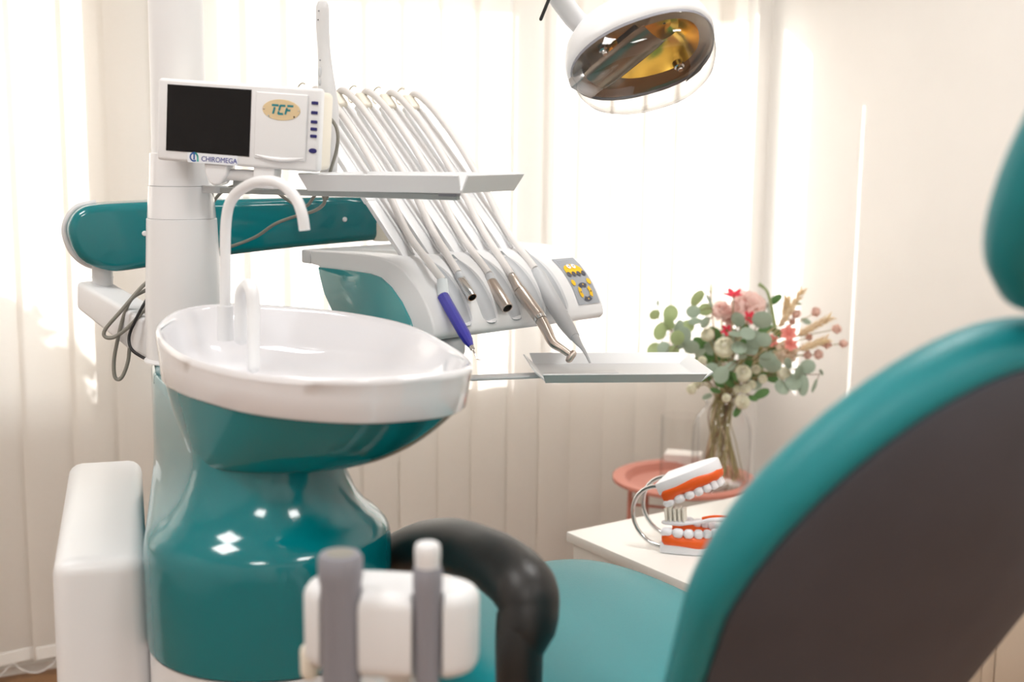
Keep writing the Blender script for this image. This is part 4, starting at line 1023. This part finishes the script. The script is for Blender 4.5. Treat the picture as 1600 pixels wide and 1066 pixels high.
# tooth model
TM = onz(1030, 864, CZ + 0.0005)          # rear near corner of the lower jaw
tf = unit(V(0.93, -0.36, 0)); tl = V(-tf[1], tf[0], 0)       # forward, lateral (away from camera)
JW, JL = 0.050, 0.118
tm = thing('tooth_model', 'oversized open jaw demonstration model with orange gums and chrome rods', 'tooth model', V(TM[0], TM[1], CZ))
def jaw(origin, fx, ly_, uz, nameb, zs):
    """origin at rear centre of jaw base; uz points from base to the teeth"""
    def J(x, y, z): return origin + fx * x + ly_ * y + uz * z * zs
    th = np.linspace(-math.pi / 2, math.pi / 2, 25)
    def arch(s, x0=0.0): return [(x0 + JL * s * math.cos(a) ** 0.85, JW * s * math.sin(a)) for a in th]
    o = arch(1.0); inn = [(x, y) for x, y in arch(0.50)][::-1]
    shp = o + inn
    hb = lambda x: 0.028 + 0.016 * max(0, 1 - x / 0.035) ** 2
    bs = part(tm, nameb, prism([J(x, y, 0) for x, y in o], uz * 0.032 * zs, 0.003, 2), 'model_white')
    rows = []
    for i, a in enumerate(th):
        xo, yo = JL * math.cos(a) ** 0.85, JW * math.sin(a); ctr = V(xo * 0.885, yo * 0.775)
        nrm = unit(V(JW * math.cos(a) + 1e-6, JL * math.sin(a)))
        wob = 0.0025 * math.sin(i * 2.1) + 0.014 * max(0, abs(a) / (math.pi / 2) - 0.85) / 0.15
        sec = [(0.0125, 0.018 + 0.005 * math.sin(i * 0.9) ), (0.0145, 0.028), (0.0125, 0.044 + wob), (0.006, 0.050 + wob), (-0.006, 0.050 + wob), (-0.013, 0.036), (-0.0135, 0.015)]
        rows.append(np.array([J(ctr[0] + nrm[0] * q, ctr[1] + nrm[1] * q, z) for q, z in sec]))
    gm = part(tm, 'gum', loft(rows, True, True), 'orange_gum', 60, sub=1)
    fa = np.linspace(-math.pi / 2, math.pi / 2, 400); fxy = np.stack([JL * 0.9 * np.cos(fa) ** 0.85, JW * 0.84 * np.sin(fa)], 1)
    fl_ = np.concatenate([[0], np.cumsum(np.linalg.norm(np.diff(fxy, axis=0), axis=1))]); wd_ = np.array([22, 21, 19, 17, 16, 14, 15.] + [15, 14, 16, 17, 19, 21, 22.])
    cs_ = (np.cumsum(wd_) - wd_ / 2) / wd_.sum() * fl_[-1]; angs = np.degrees(np.interp(cs_, fl_, fa)); sc_ = fl_[-1] / wd_.sum()
    for j, ad_ in enumerate(angs):
        a = R_(ad_); xo, yo = JL * math.cos(a) ** 0.85 * 0.90, JW * math.sin(a) * 0.84
        nrm = unit(V(JW * math.cos(a) + 1e-6, JL * math.sin(a))); tg = V(-nrm[1], nrm[0])
        k = abs(j - 6.5); wt = wd_[j] * sc_ * 1.02; dp = 0.019 if k > 4 else (0.016 if k > 2 else 0.012); hh = 0.024 if k > 4 else (0.025 if k > 2 else 0.026)
        ax3 = (fx * nrm[0] + ly_ * nrm[1], fx * tg[0] + ly_ * tg[1], uz)
        hh *= 0.75; v, f = bbox((dp, wt, hh), min(dp, wt, hh) * 0.42, 4)
        v = v.copy(); v[:, :2] *= (1.0 - 0.12 * (v[:, 2:3] / hh < -0.2))
        part(gm, 'tooth', (place(v, J(xo, yo, 0.049 + hh * 0.35), ax3), f), 'model_white', 60)
    return J
lo_o = TM + tl * JW
Jl = jaw(lo_o, tf, tl, ZZ, 'lower_base', 0.70)
# upper jaw, tipped open about the rear; its base faces up
uo = P(1022, 757, TM[1] + 0.01) + tl * JW
ut_f = unit(onplane(1138, 716, uo - tl * JW, tl) - onplane(1022, 757, uo - tl * JW, tl)); uz_ = unit(np.cross(tl, ut_f)); uz_ = -uz_ if uz_[2] > 0 else uz_
Ju = jaw(uo, ut_f, tl, uz_, 'upper_base', 0.74)
for y in (-0.036, 0.036):
    a0_, a1_ = Ju(0.002, y, 0.012), Jl(0.002, y, 0.012)
    mid_ = (a0_ + a1_) / 2; hv = (a0_ - a1_) / 2; R0 = np.linalg.norm(hv)
    arcp = [mid_ + hv * math.cos(x) - tf * R0 * 1.05 * math.sin(x) * (0.9 if y < 0 else 0.9) for x in np.linspace(0, math.pi, 16)]
    part(tm, 'hinge_rod', tube(np.array(arcp), 0.0042, 12), 'chrome')
# toothbrush lying on the lower teeth
tb0, tb1 = Jl(0.020, -0.032, 0.080), Jl(0.175, -0.040, 0.100)
tbr = thing('toothbrush', 'big white demonstration toothbrush lying on the lower teeth', 'toothbrush', tb0)
bd_ = unit(tb1 - tb0); bs_ = unit(np.cross(ZZ, bd_)); bu_ = np.cross(bd_, bs_)
hpth = cat(np.array([tb0 - bd_ * 0.014, tb0 + bd_ * 0.02, tb0 + bd_ * 0.045 + bu_ * 0.002, tb0 + bd_ * 0.09 + bu_ * 0.010, tb1 + bd_ * 0.02]), 6)
part(tbr, 'handle', rtube(hpth, [0.0085, 0.010, 0.0055, 0.007, 0.010, 0.010], 14, 3, flat=(0.55, 1.0), ref=bu_), 'model_white')
part(tbr, 'grip_strip', tube(hpth[14:] + bu_ * 0.0045, 0.0035, 8), 'orange_gum')
for i in range(5):
    for j in range(3):
        c = tb0 + bd_ * (-0.011 + i * 0.0085) + bs_ * ((j - 1) * 0.0062) + bu_ * 0.004
        part(tbr, 'bristle_tuft', tube(np.array([c, c + bu_ * (0.024 + 0.002 * (i % 2))]), [0.0024, 0.0031], 7), 'bristle')

# ================================================================== coral side table, box, glasses, vase
TC = P(1069, 752, 3.02); TZ = TC[2] - 0.004
TRd = 0.178
tt = thing('side_table', 'round coral metal tray table near the room corner', 'table', (TC[0], TC[1], 0))
part(tt, 'tray', lathe([(0.001, TZ - 0.003), (TRd - 0.042, TZ - 0.003), (TRd - 0.030, TZ + 0.014), (TRd - 0.003, TZ + 0.0155), (TRd, TZ + 0.014), (TRd, TZ + 0.006), (TRd - 0.004, TZ + 0.007), (TRd - 0.026, TZ + 0.006), (TRd - 0.04, TZ - 0.007), (0.001, TZ - 0.007)], (TC[0], TC[1], 0), 64, caps=False), 'coral', 50)
for k in range(4):
    a = R_(28 + 90 * k); d = V(math.cos(a), math.sin(a), 0)
    part(tt, 'leg', tube(np.array([V(TC[0], TC[1], TZ - 0.001) + d * (TRd - 0.018), V(TC[0], TC[1], 0) + d * (TRd - 0.01)]), 0.0055, 12), 'coral')
    a2 = R_(28 + 90 * (k + 1)); d2 = V(math.cos(a2), math.sin(a2), 0)
    part(tt, 'cross_bar', tube(np.array([V(TC[0], TC[1], TZ - 0.035) + d * (TRd - 0.018), V(TC[0], TC[1], TZ - 0.035) + d2 * (TRd - 0.018)]), 0.0035, 8), 'coral')
part(tt, 'foot_ring', tube(np.array([V(TC[0] + (TRd - 0.01) * math.cos(x), TC[1] + (TRd - 0.01) * math.sin(x), 0.012) for x in np.linspace(0, 2 * math.pi, 49)]), 0.005, 8), 'coral')
TT = TZ - 0.0028
bxc = onz(1062, 733, TT)
bdir = unit(V(0.96, -0.25, 0)); bdir2 = V(-bdir[1], bdir[0], 0)
bt = thing('paper_box', 'small white lidded box on the coral table', 'box', V(bxc[0], bxc[1], TT))
bcn = bxc + bdir2 * 0.03 + bdir * 0.005
part(bt, 'body', bbox((0.092, 0.055, 0.030), 0.001, 1, V(bcn[0], bcn[1], TT + 0.015), (bdir, bdir2, ZZ)), 'box_white')
part(bt, 'lid', bbox((0.094, 0.057, 0.012), 0.001, 1, V(bcn[0], bcn[1], TT + 0.031), (bdir, bdir2, ZZ)), 'box_white')
VC = V(P(1125, 700, 3.0)[0], 2.985, 0)
vz = lambda py: P(1125, py, 2.985)[2]
va = thing('flower_vase', 'clear glass vase with rounded shoulders holding the bouquet', 'vase', V(VC[0], VC[1], TT))
h0 = TT
vprof = [(0.001, h0 + 0.004), (0.058, h0 + 0.004), (0.066, h0 + 0.008), (0.0705, h0 + 0.02), (0.0715, vz(690)), (0.070, vz(668)), (0.062, vz(652)), (0.048, vz(641)), (0.041, vz(636)), (0.040, vz(630)), (0.043, vz(626))]
part(va, 'glass', lathe(vprof, (VC[0], VC[1], 0), 56, caps=False), 'vase_glass', 60)
part(va, 'glass_base', lathe([(0.001, h0), (0.062, h0), (0.067, h0 + 0.004), (0.064, h0 + 0.009), (0.001, h0 + 0.007)], (VC[0], VC[1], 0), 48, caps=False), 'vase_glass', 60)
lipz = vz(626)
part(va, 'lip', tube(np.array([V(VC[0] + 0.043 * math.cos(x), VC[1] + 0.043 * math.sin(x), lipz) for x in np.linspace(0, 2 * math.pi, 41)]), 0.0018, 8, caps=False), 'vase_glass')
GC = V(*P(1061, 733, 3.08)[:2], 0)
gl = thing('glass_cylinder', 'clear straight sided glass standing over the white box', 'glass', V(GC[0], GC[1], TT))
gz = P(1060, 650, 3.08)[2]

# ---- bouquet
NK = V(VC[0], VC[1], lipz - 0.012)
def stem_path(tip, bend=0.25, spread=1.0):
    a = rng.uniform(0, 2 * math.pi); j = V(math.cos(a), math.sin(a), 0) * rng.uniform(0.006, 0.032)
    nk = NK + j
    dv_ = (tip - NK) * V(1, 1, 0); L = np.linalg.norm(dv_) + 1e-6
    a2 = rng.uniform(0, 2 * math.pi); r = rng.uniform(0.03, 0.062) * spread
    bt_ = V(VC[0] + r * math.cos(a2), VC[1] + r * math.sin(a2), TT + 0.012 + rng.uniform(0, 0.03))
    m1 = nk + (tip - nk) * 0.45 + V(0, 0, 0.02 + bend * 0.06 * L / 0.1)
    return cat(np.array([bt_, (bt_ + nk) / 2 + V(*(rng.normal(size=2) * 0.004), 0), nk, m1, tip]), 6)
def petal(w, l, cup, n=4, m=5, flare=0.0):
    v = []; f = []
    for i in range(m):
        t = i / (m - 1)
        ww = w * math.sin(math.pi * (0.12 + 0.80 * t)) ** 0.7
        for k in range(n):
            s = k / (n - 1) * 2 - 1
            v.append((s * ww / 2, -cup * (1 - s * s * 0.7) * math.sin(t * 2.2) + flare * t * t, l * t))
    for i in range(m - 1):
        for k in range(n - 1): f.append([i * n + k, i * n + k + 1, (i + 1) * n + k + 1, (i + 1) * n + k])
    return np.array(v), f
def frame_to(d):
    d = unit(d); u = unit(np.cross(d, V(0.3, 0.2, 1.0))); w = np.cross(d, u); return (u, w, d)
def bloom(c, r, d, layers=4, openness=0.6):
    """rose like bloom: rings of cupped petals round axis d"""
    ms = []
    core = ball((0, 0, r * 0.05), (r * 0.42, r * 0.42, r * 0.55), 10, 8); ms.append(core)
    for L in range(layers):
        k = L / max(1, layers - 1); n = 4 + L; rad = r * (0.18 + 0.42 * k); tilt_ = (0.05 + openness * k)
        for i in range(n):
            a = 2 * math.pi * (i + 0.5 * (L % 2)) / n + L * 0.4
            v, f = petal(r * (0.75 + 0.35 * k), r * (1.05 - 0.1 * k), r * (0.30 + 0.10 * k), 4, 5, r * 0.12 * k)
            v = v.copy(); v[:, 2] -= r * 0.52
            ct, st_ = math.cos(-tilt_), math.sin(-tilt_)
            v = np.stack([v[:, 0], v[:, 1] * ct - v[:, 2] * st_ * -1 * -1, v[:, 1] * st_ + v[:, 2] * ct], 1)
            v[:, 1] -= rad; ca, sa = math.cos(a), math.sin(a)
            v = np.stack([v[:, 0] * ca - v[:, 1] * sa, v[:, 0] * sa + v[:, 1] * ca, v[:, 2]], 1); ms.append((v, f))
    v, f = join(*ms)
    return place(v, c, frame_to(d)), f
def ruffle(c, r, d, n=34):
    fr = frame_to(d); ms = [ball((0, 0, 0), (r * 0.5,) * 3, 10, 8)]
    for i in range(n):
        z = 1 - 1.45 * (i + 0.5) / n; a = i * 2.39996; h = math.sqrt(max(0, 1 - z * z)); dr = V(h * math.cos(a), h * math.sin(a), z)
        dr = unit(dr + rng.normal(size=3) * 0.12); x = unit(np.cross(dr, rng.normal(size=3) * 0.5 + V(0, 0, 1)))
        v, f = petal(r * rng.uniform(0.75, 1.05), r * rng.uniform(0.6, 0.72), r * 0.16, 5, 5, r * rng.uniform(0.0, 0.3))
        v = v.copy(); v[:, 2] += r * 0.05 * np.sin(v[:, 0] / r * 14 + i)
        ms.append((place(v, dr * r * 0.36, (x, np.cross(dr, x), dr)), f))
    v, f = join(*ms); return place(v, c, fr), f
def px2m(r, d=2.98): return r * d / FPX
GB = 'flowers in the glass vase'
def flower_thing(name, label, group, tip, stem='stem_green', sr=0.0016, bend=0.25):
    p = stem_path(tip, bend)
    t = thing(name, label, 'flower', p[0], group)
    part(t, 'stem', tube(p, sr, 6), stem); return t, p
def face_dir(tip): return unit(unit(tip - NK) * 0.6 + V(-0.25, -0.85, 0.25))
BUD = 'small cream rose bud among the dark leaves of the bouquet'
ROSES = [(1132, 542, 18, 2.90, 'largest round cream rose in front of the eucalyptus'), (1161, 583, 15, 2.89, 'open cream rose above the cluster of small buds'), (1105, 522, 12, 2.95, 'cream rose half open below the pink peonies'),
         (1160, 628, 13, 2.90, 'cream rose hanging lowest beside the vase lip'), (1135, 622, 8, 2.90, 'small cream bud resting on the vase lip'), (1165, 607, 9, 2.90, BUD), (1152, 608, 7, 2.91, BUD), (1175, 601, 8, 2.91, BUD),
         (1097, 563, 8, 2.93, 'small cream bud above the tray corner'), (1182, 577, 8, 2.92, 'small cream bud beside the open cream rose'), (1192, 592, 8, 2.91, 'small yellowish bud between dark leaves and eucalyptus'), (1080, 608, 9, 2.96, 'cream bud hanging below the tray edge'),
         (1088, 600, 8, 2.97, 'cream bud tucked right under the tray rim'), (1226, 583, 12, 2.92, 'pale cream rose under the peach rose')]
for x, y, r, d, lb in ROSES:
    tip = P(x, y, d); t, p = flower_thing('cream_rose', lb, 'cream roses in the vase', tip)
    b = part(t, 'bloom', bloom(tip, px2m(r) * 0.98, face_dir(tip), 4 if r > 10 else 3, 0.5), 'rose_cream', 60)
    part(t, 'calyx', ball(tip - face_dir(tip) * px2m(r) * 0.62, (px2m(r) * 0.4,) * 3, 8, 6), 'leaf_dark')
tip = P(1228, 551, 2.95); t, p = flower_thing('peach_rose', 'large pale peach rose at the wheat side of the bouquet', GB, tip)
part(t, 'bloom', ruffle(tip, px2m(19), face_dir(tip), 26), 'rose_peach', 60)
for x, y, r, d, lb in [(1168, 481, 27, 2.95, 'big pale pink peony at the top of the bouquet'), (1128, 487, 16, 2.96, 'smaller pink peony beside the big one'), (1142, 500, 13, 2.97, 'half hidden pink peony below the red flower')]:
    tip = P(x, y, d); t, p = flower_thing('pink_peony', lb, GB, tip)
    part(t, 'bloom', ruffle(tip, px2m(r), unit(face_dir(tip) + V(0, 0, 0.3))), 'peony_pink', 60)
def star(c, r, d, n, m='flower_red', par=None, wide=0.62):
    fr = frame_to(d)
    for i in range(n):
        v, f = petal(r * wide, r, r * 0.12, 4, 5, r * 0.1); a = 2 * math.pi * i / n + 0.3; tl_ = 1.05
        ct, st_ = math.cos(tl_), math.sin(tl_)
        v = np.stack([v[:, 0], v[:, 1] * ct + v[:, 2] * st_, -v[:, 1] * st_ + v[:, 2] * ct], 1); ca, sa = math.cos(a), math.sin(a)
        v = np.stack([v[:, 0] * ca - v[:, 1] * sa, v[:, 0] * sa + v[:, 1] * ca, v[:, 2]], 1)
        part(par, 'petal', (place(v, c, fr), f), m, 60, recalc=False)
for x, y, r, d, dr_, lb in [(1146, 464, 17, 2.91, V(-0.1, -0.35, 0.9), 'bright red flower above the big peony'), (1170, 498, 13, 2.90, V(0.3, -0.7, 0.5), 'red flower in front of the big peony'), (1136, 517, 11, 2.93, V(-0.3, -0.8, 0.3), 'dark red flower between the eucalyptus leaves')]:
    tip = P(x, y, d); t, p = flower_thing('red_flower', lb, GB, tip)
    star(tip, px2m(r), dr_, 5, 'flower_red', t)
    part(t, 'centre', ball(tip, (0.004,) * 3, 8, 6), 'leaf_dark')
for x, y, r, d, lb in [(1232, 522, 15, 2.92, 'coral pink lily above the peach rose'), (1236, 540, 12, 2.91, 'coral pink lily touching the peach rose'), (1206, 534, 12, 2.95, 'pale coral lily deep in the bouquet')]:
    tip = P(x, y, d); t, p = flower_thing('coral_lily', lb, GB, tip)
    star(tip, px2m(r), V(-0.2, -0.8, 0.4), 6, 'lily_coral', t, 0.7)
UND = 'pink globe flower hanging under the lowest wheat ear'
GLOBES = [(1244, 491, 8, 2.97, 'pink globe flower beside the upright wheat ear'), (1275, 488, 8, 2.97, 'topmost pink globe flower above the leaning wheat ear'), (1238, 503, 6, 2.98, 'tiny pink globe flower behind the upright wheat ear'),
          (1307, 514, 8, 2.95, 'pink globe flower beyond the tip of the leaning wheat ear'), (1292, 538, 8, 2.94, 'pink globe flower at the tip of the lowest wheat ear'), (1318, 537, 7, 2.96, 'pink globe flower reaching farthest from the vase'),
          (1262, 555, 7, 2.93, UND), (1279, 554, 8, 2.93, UND), (1264, 527, 6, 2.96, 'small pink globe flower between the two leaning wheat ears')]
for x, y, r, d, lb in GLOBES:
    tip = P(x, y, d); t, p = flower_thing('globe_flower', lb, 'pink globe flowers in the vase', tip, 'stem_green', 0.0011)
    rr_ = px2m(r); ms = [ball(tip, (rr_ * 0.8,) * 3, 12, 8)]
    for i in range(70):
        d_ = unit(rng.normal(size=3)); ms.append(tube(np.array([tip + d_ * rr_ * 0.6, tip + d_ * rr_ * 1.05]), [rr_ * 0.14, rr_ * 0.05], 4))
    part(t, 'head', join(*ms), 'globe_pink', 60)
for x0, y0, x1, y1, d, lb in [(1218, 512, 1253, 455, 2.96, 'tall straw coloured wheat ear standing upright'), (1226, 500, 1230, 468, 2.98, 'short straw coloured wheat ear beside the tall one'), (1246, 524, 1296, 497, 2.94, 'straw coloured wheat ear leaning out beside the globe flowers'), (1248, 547, 1290, 531, 2.92, 'lowest straw coloured wheat ear beside the peach rose')]:
    p0, p1 = P(x0, y0, d), P(x1, y1, d); t, p = flower_thing('wheat_ear', lb, GB, p0, 'wheat', 0.0014)
    ms = [tube(np.array([p0 + (p1 - p0) * k for k in np.linspace(0, 1, 6)]), [0.002, 0.006, 0.007, 0.006, 0.004, 0.001], 8)]; ax_ = unit(p1 - p0); fr = frame_to(ax_)
    for i in range(46):
        k = i / 46; c = p0 + (p1 - p0) * k; a = i * 2.4; d_ = unit(fr[0] * math.cos(a) + fr[1] * math.sin(a) + ax_ * 1.4)
        ms.append(tube(np.array([c, c + d_ * 0.010, c + d_ * 0.020]), [0.0016, 0.0022, 0.0003], 4))
    part(t, 'ear', join(*ms), 'wheat', 60)
tip = P(1211, 512, 2.93); t, p = flower_thing('bent_grass', 'thick pale green bent stem rising out of the bouquet', GB, tip)
part(t, 'blade', tube(cat(np.array([tip, P(1207, 488, 2.93), P(1201, 462, 2.93), P(1196, 452, 2.93), P(1186, 444, 2.93)]), 5), [0.0045, 0.0042, 0.0036, 0.003, 0.0045], 8), 'leaf_light')
# eucalyptus branches
def leaf_mesh(nm, m, asp=0.9):
    v = [(0, 0, 0)]; f = []; rings = []
    for j, s in enumerate((0.5, 1.0)):
        for k in range(12):
            a = 2 * math.pi * k / 12; x = s * math.sin(a) * asp; y = 1.0 - s * math.cos(a); v.append((x, y, -0.12 * s * s * (abs(math.sin(a))) + 0.10 * math.sin(y * 1.6)))
    v[0] = (0, 1.0, 0.1)
    for k in range(12): f.append([0, 1 + k, 1 + (k + 1) % 12]); f.append([1 + k, 13 + k, 13 + (k + 1) % 12, 1 + (k + 1) % 12])
    return make_mesh(nm, (v, f), m, 60, False)
LM = {'e': leaf_mesh('leaf', 'leaf_euc'), 'l': leaf_mesh('leaf', 'leaf_light'), 'd': leaf_mesh('leaf', 'leaf_dark', 0.55), 'n': leaf_mesh('leaf', 'leaf_euc', 0.5)}
def leaf(par, at, pos, r, kind, face=None):
    """leaf whose blade centre is pos, growing from stem point at"""
    g = unit(pos - at); n = face if face is not None else unit(V(rng.normal() * 0.35, -1.0 + rng.normal() * 0.15, rng.normal() * 0.35 + 0.2))
    n = unit(n - g * np.dot(n, g) * 0.9); x = unit(np.cross(g, n)); n = np.cross(x, g); base = pos - g * r
    o = bpy.data.objects.new('leaf', LM[kind]); COL.objects.link(o); o.parent = par
    org = ORG[par.name]; b = base - org
    o.matrix_local = Matrix(((x[0] * r, g[0] * r, n[0] * r, b[0]), (x[1] * r, g[1] * r, n[1] * r, b[1]), (x[2] * r, g[2] * r, n[2] * r, b[2]), (0, 0, 0, 1)))
    ORG[o.name] = org
BR = [
 ('long eucalyptus branch reaching furthest over the tray', (1030, 500), 2.93, 'l', [(1023, 492, 9, 'l'), (1048, 490, 12, 'l'), (1044, 500, 9, 'l'), (1032, 518, 13, 'l'), (1022, 546, 11, 'l'), (1045, 508, 9, 'l'), (1060, 512, 12, 'e'), (1028, 474, 5, 'n')]),
 ('drooping eucalyptus branch touching the tray corner', (1036, 560), 2.90, 'l', [(1038, 545, 11, 'e'), (1050, 553, 12, 'l'), (1036, 566, 10, 'l'), (1068, 525, 13, 'e'), (1080, 543, 12, 'e'), (1094, 552, 11, 'n'), (1062, 535, 11, 'e'), (1058, 528, 11, 'l')]),
 ('eucalyptus branch at the top beside the peonies', (1110, 455), 2.93, 'e', [(1090, 466, 13, 'l'), (1111, 453, 9, 'l'), (1109, 470, 11, 'e'), (1102, 484, 10, 'l'), (1083, 487, 10, 'e'), (1102, 504, 14, 'n'), (1086, 502, 11, 'n'), (1075, 510, 10, 'l')]),
 ('eucalyptus branch with broad leaves before the big peony', (1153, 498), 2.87, 'e', [(1153, 500, 12, 'e'), (1191, 500, 14, 'e'), (1150, 521, 12, 'e'), (1180, 530, 13, 'e'), (1168, 521, 11, 'e'), (1194, 531, 11, 'e'), (1155, 543, 12, 'e'), (1173, 545, 11, 'e')]),
 ('eucalyptus branch low in the middle of the bouquet', (1160, 556), 2.86, 'e', [(1160, 558, 11, 'n'), (1127, 586, 13, 'e'), (1200, 563, 13, 'e'), (1140, 573, 11, 'n'), (1208, 571, 12, 'e'), (1112, 577, 10, 'e'), (1196, 560, 8, 'n')]),
 ('eucalyptus branch leaning towards the chair side', (1268, 575), 2.91, 'e', [(1232, 568, 14, 'n'), (1262, 573, 11, 'e'), (1240, 597, 13, 'e'), (1255, 602, 15, 'n'), (1222, 605, 12, 'e'), (1248, 582, 11, 'e'), (1257, 586, 8, 'n')]),
 ('thin eucalyptus twig with two hanging leaves', (1281, 585), 2.91, 'e', [(1283, 582, 9, 'n'), (1273, 603, 11, 'n')]),
 ('dark glossy rose foliage hanging under the blooms', (1178, 620), 2.90, 'd', [(1190, 615, 12, 'd'), (1177, 622, 9, 'd'), (1152, 643, 9, 'd'), (1118, 610, 10, 'd'), (1105, 620, 10, 'n'), (1140, 598, 11, 'd'), (1125, 600, 10, 'd'), (1150, 590, 10, 'd'), (1170, 566, 10, 'd'), (1143, 588, 10, 'd')]),
 ('dark leafy branch behind the wheat ears', (1198, 478), 3.0, 'd', [(1200, 480, 14, 'e'), (1212, 468, 10, 'd'), (1196, 490, 12, 'd'), (1246, 475, 6, 'n'), (1260, 502, 8, 'n'), (1215, 520, 10, 'd')]),
 ('dark green filler foliage in the bouquet centre', (1150, 540), 3.0, 'd', [(1120, 540, 13, 'd'), (1135, 560, 13, 'd'), (1110, 560, 12, 'd'), (1165, 552, 13, 'd'), (1185, 555, 13, 'd'), (1180, 590, 12, 'd'), (1205, 590, 12, 'd'), (1100, 590, 12, 'd'), (1210, 550, 12, 'e'), (1195, 515, 12, 'd'), (1118, 520, 12, 'd'), (1095, 535, 12, 'd'), (1215, 580, 12, 'd'), (1150, 570, 12, 'd')] + [(int(1150 + 62 * math.cos(q * 2.4) * math.sqrt(q / 26)), int(560 + 46 * math.sin(q * 2.4) * math.sqrt(q / 26)), 12, 'e' if q % 3 == 0 else 'd') for q in range(3, 27)]),
]
for lb, (tx, ty), d, k, lvs in BR:
    tip = P(tx, ty, d); p = stem_path(tip, 0.1)
    t = thing('eucalyptus_branch' if 'eucalyptus' in lb else 'leafy_branch', lb, 'branch', p[0], GB)
    part(t, 'stem', tube(p, [0.0018, 0.0017, 0.0012], 6), 'stem_brown')
    up_ = p[13:]
    for (x, y, r, kd) in lvs:
        pos = P(x, y, d + rng.uniform(-0.02, 0.02)); i = np.argmin(np.linalg.norm(up_ - pos, axis=1)); at = up_[i]
        if np.linalg.norm(pos - at) < 0.012: at = up_[max(0, i - 5)]
        g = unit(pos - at); rr_ = px2m(r, d) * 1.18; b_ = pos - g * rr_
        if np.linalg.norm(b_ - at) > 0.004: part(t, 'twig', tube(cat(np.array([at, (at + b_) / 2 + V(0, 0, 0.003), b_]), 4), 0.0008, 5), 'stem_brown')
        leaf(t, at, pos, rr_, kd)
part(gl, 'glass', lathe([(0.001, TT + 0.003), (0.046, TT + 0.003), (0.0485, TT + 0.008), (0.0485, gz), (0.047, gz + 0.001)], (GC[0], GC[1], 0), 48, caps=False), 'vase_glass', 50)

# low beige cabinet behind the chair
bc = P(1500, 1040, 2.45)
lc = thing('beige_cabinet', 'low beige cabinet standing behind the patient chair', 'cabinet', V(bc[0] + 0.2, bc[1], 0))
fx_ = RR.copy(); fy_ = V(-fx_[1], fx_[0], 0); f0 = V(bc[0], bc[1], 0)
part(lc, 'body', bbox((0.36, 0.25, 0.50), 0.003, 2, f0 + fx_ * 0.18 + fy_ * 0.125 + ZZ * 0.25, (fx_, fy_, ZZ)), 'cabinet_beige')
part(lc, 'door', bbox((0.046, 0.014, 0.46), 0.002, 2, f0 + fx_ * 0.025 - fy_ * 0.006 + ZZ * 0.25, (fx_, fy_, ZZ)), 'cabinet_beige')
part(lc, 'door', bbox((0.034, 0.014, 0.46), 0.002, 2, f0 + fx_ * 0.068 - fy_ * 0.006 + ZZ * 0.25, (fx_, fy_, ZZ)), 'cabinet_beige')
part(lc, 'door', bbox((0.26, 0.014, 0.46), 0.002, 2, f0 + fx_ * 0.22 - fy_ * 0.006 + ZZ * 0.25, (fx_, fy_, ZZ)), 'cabinet_beige')
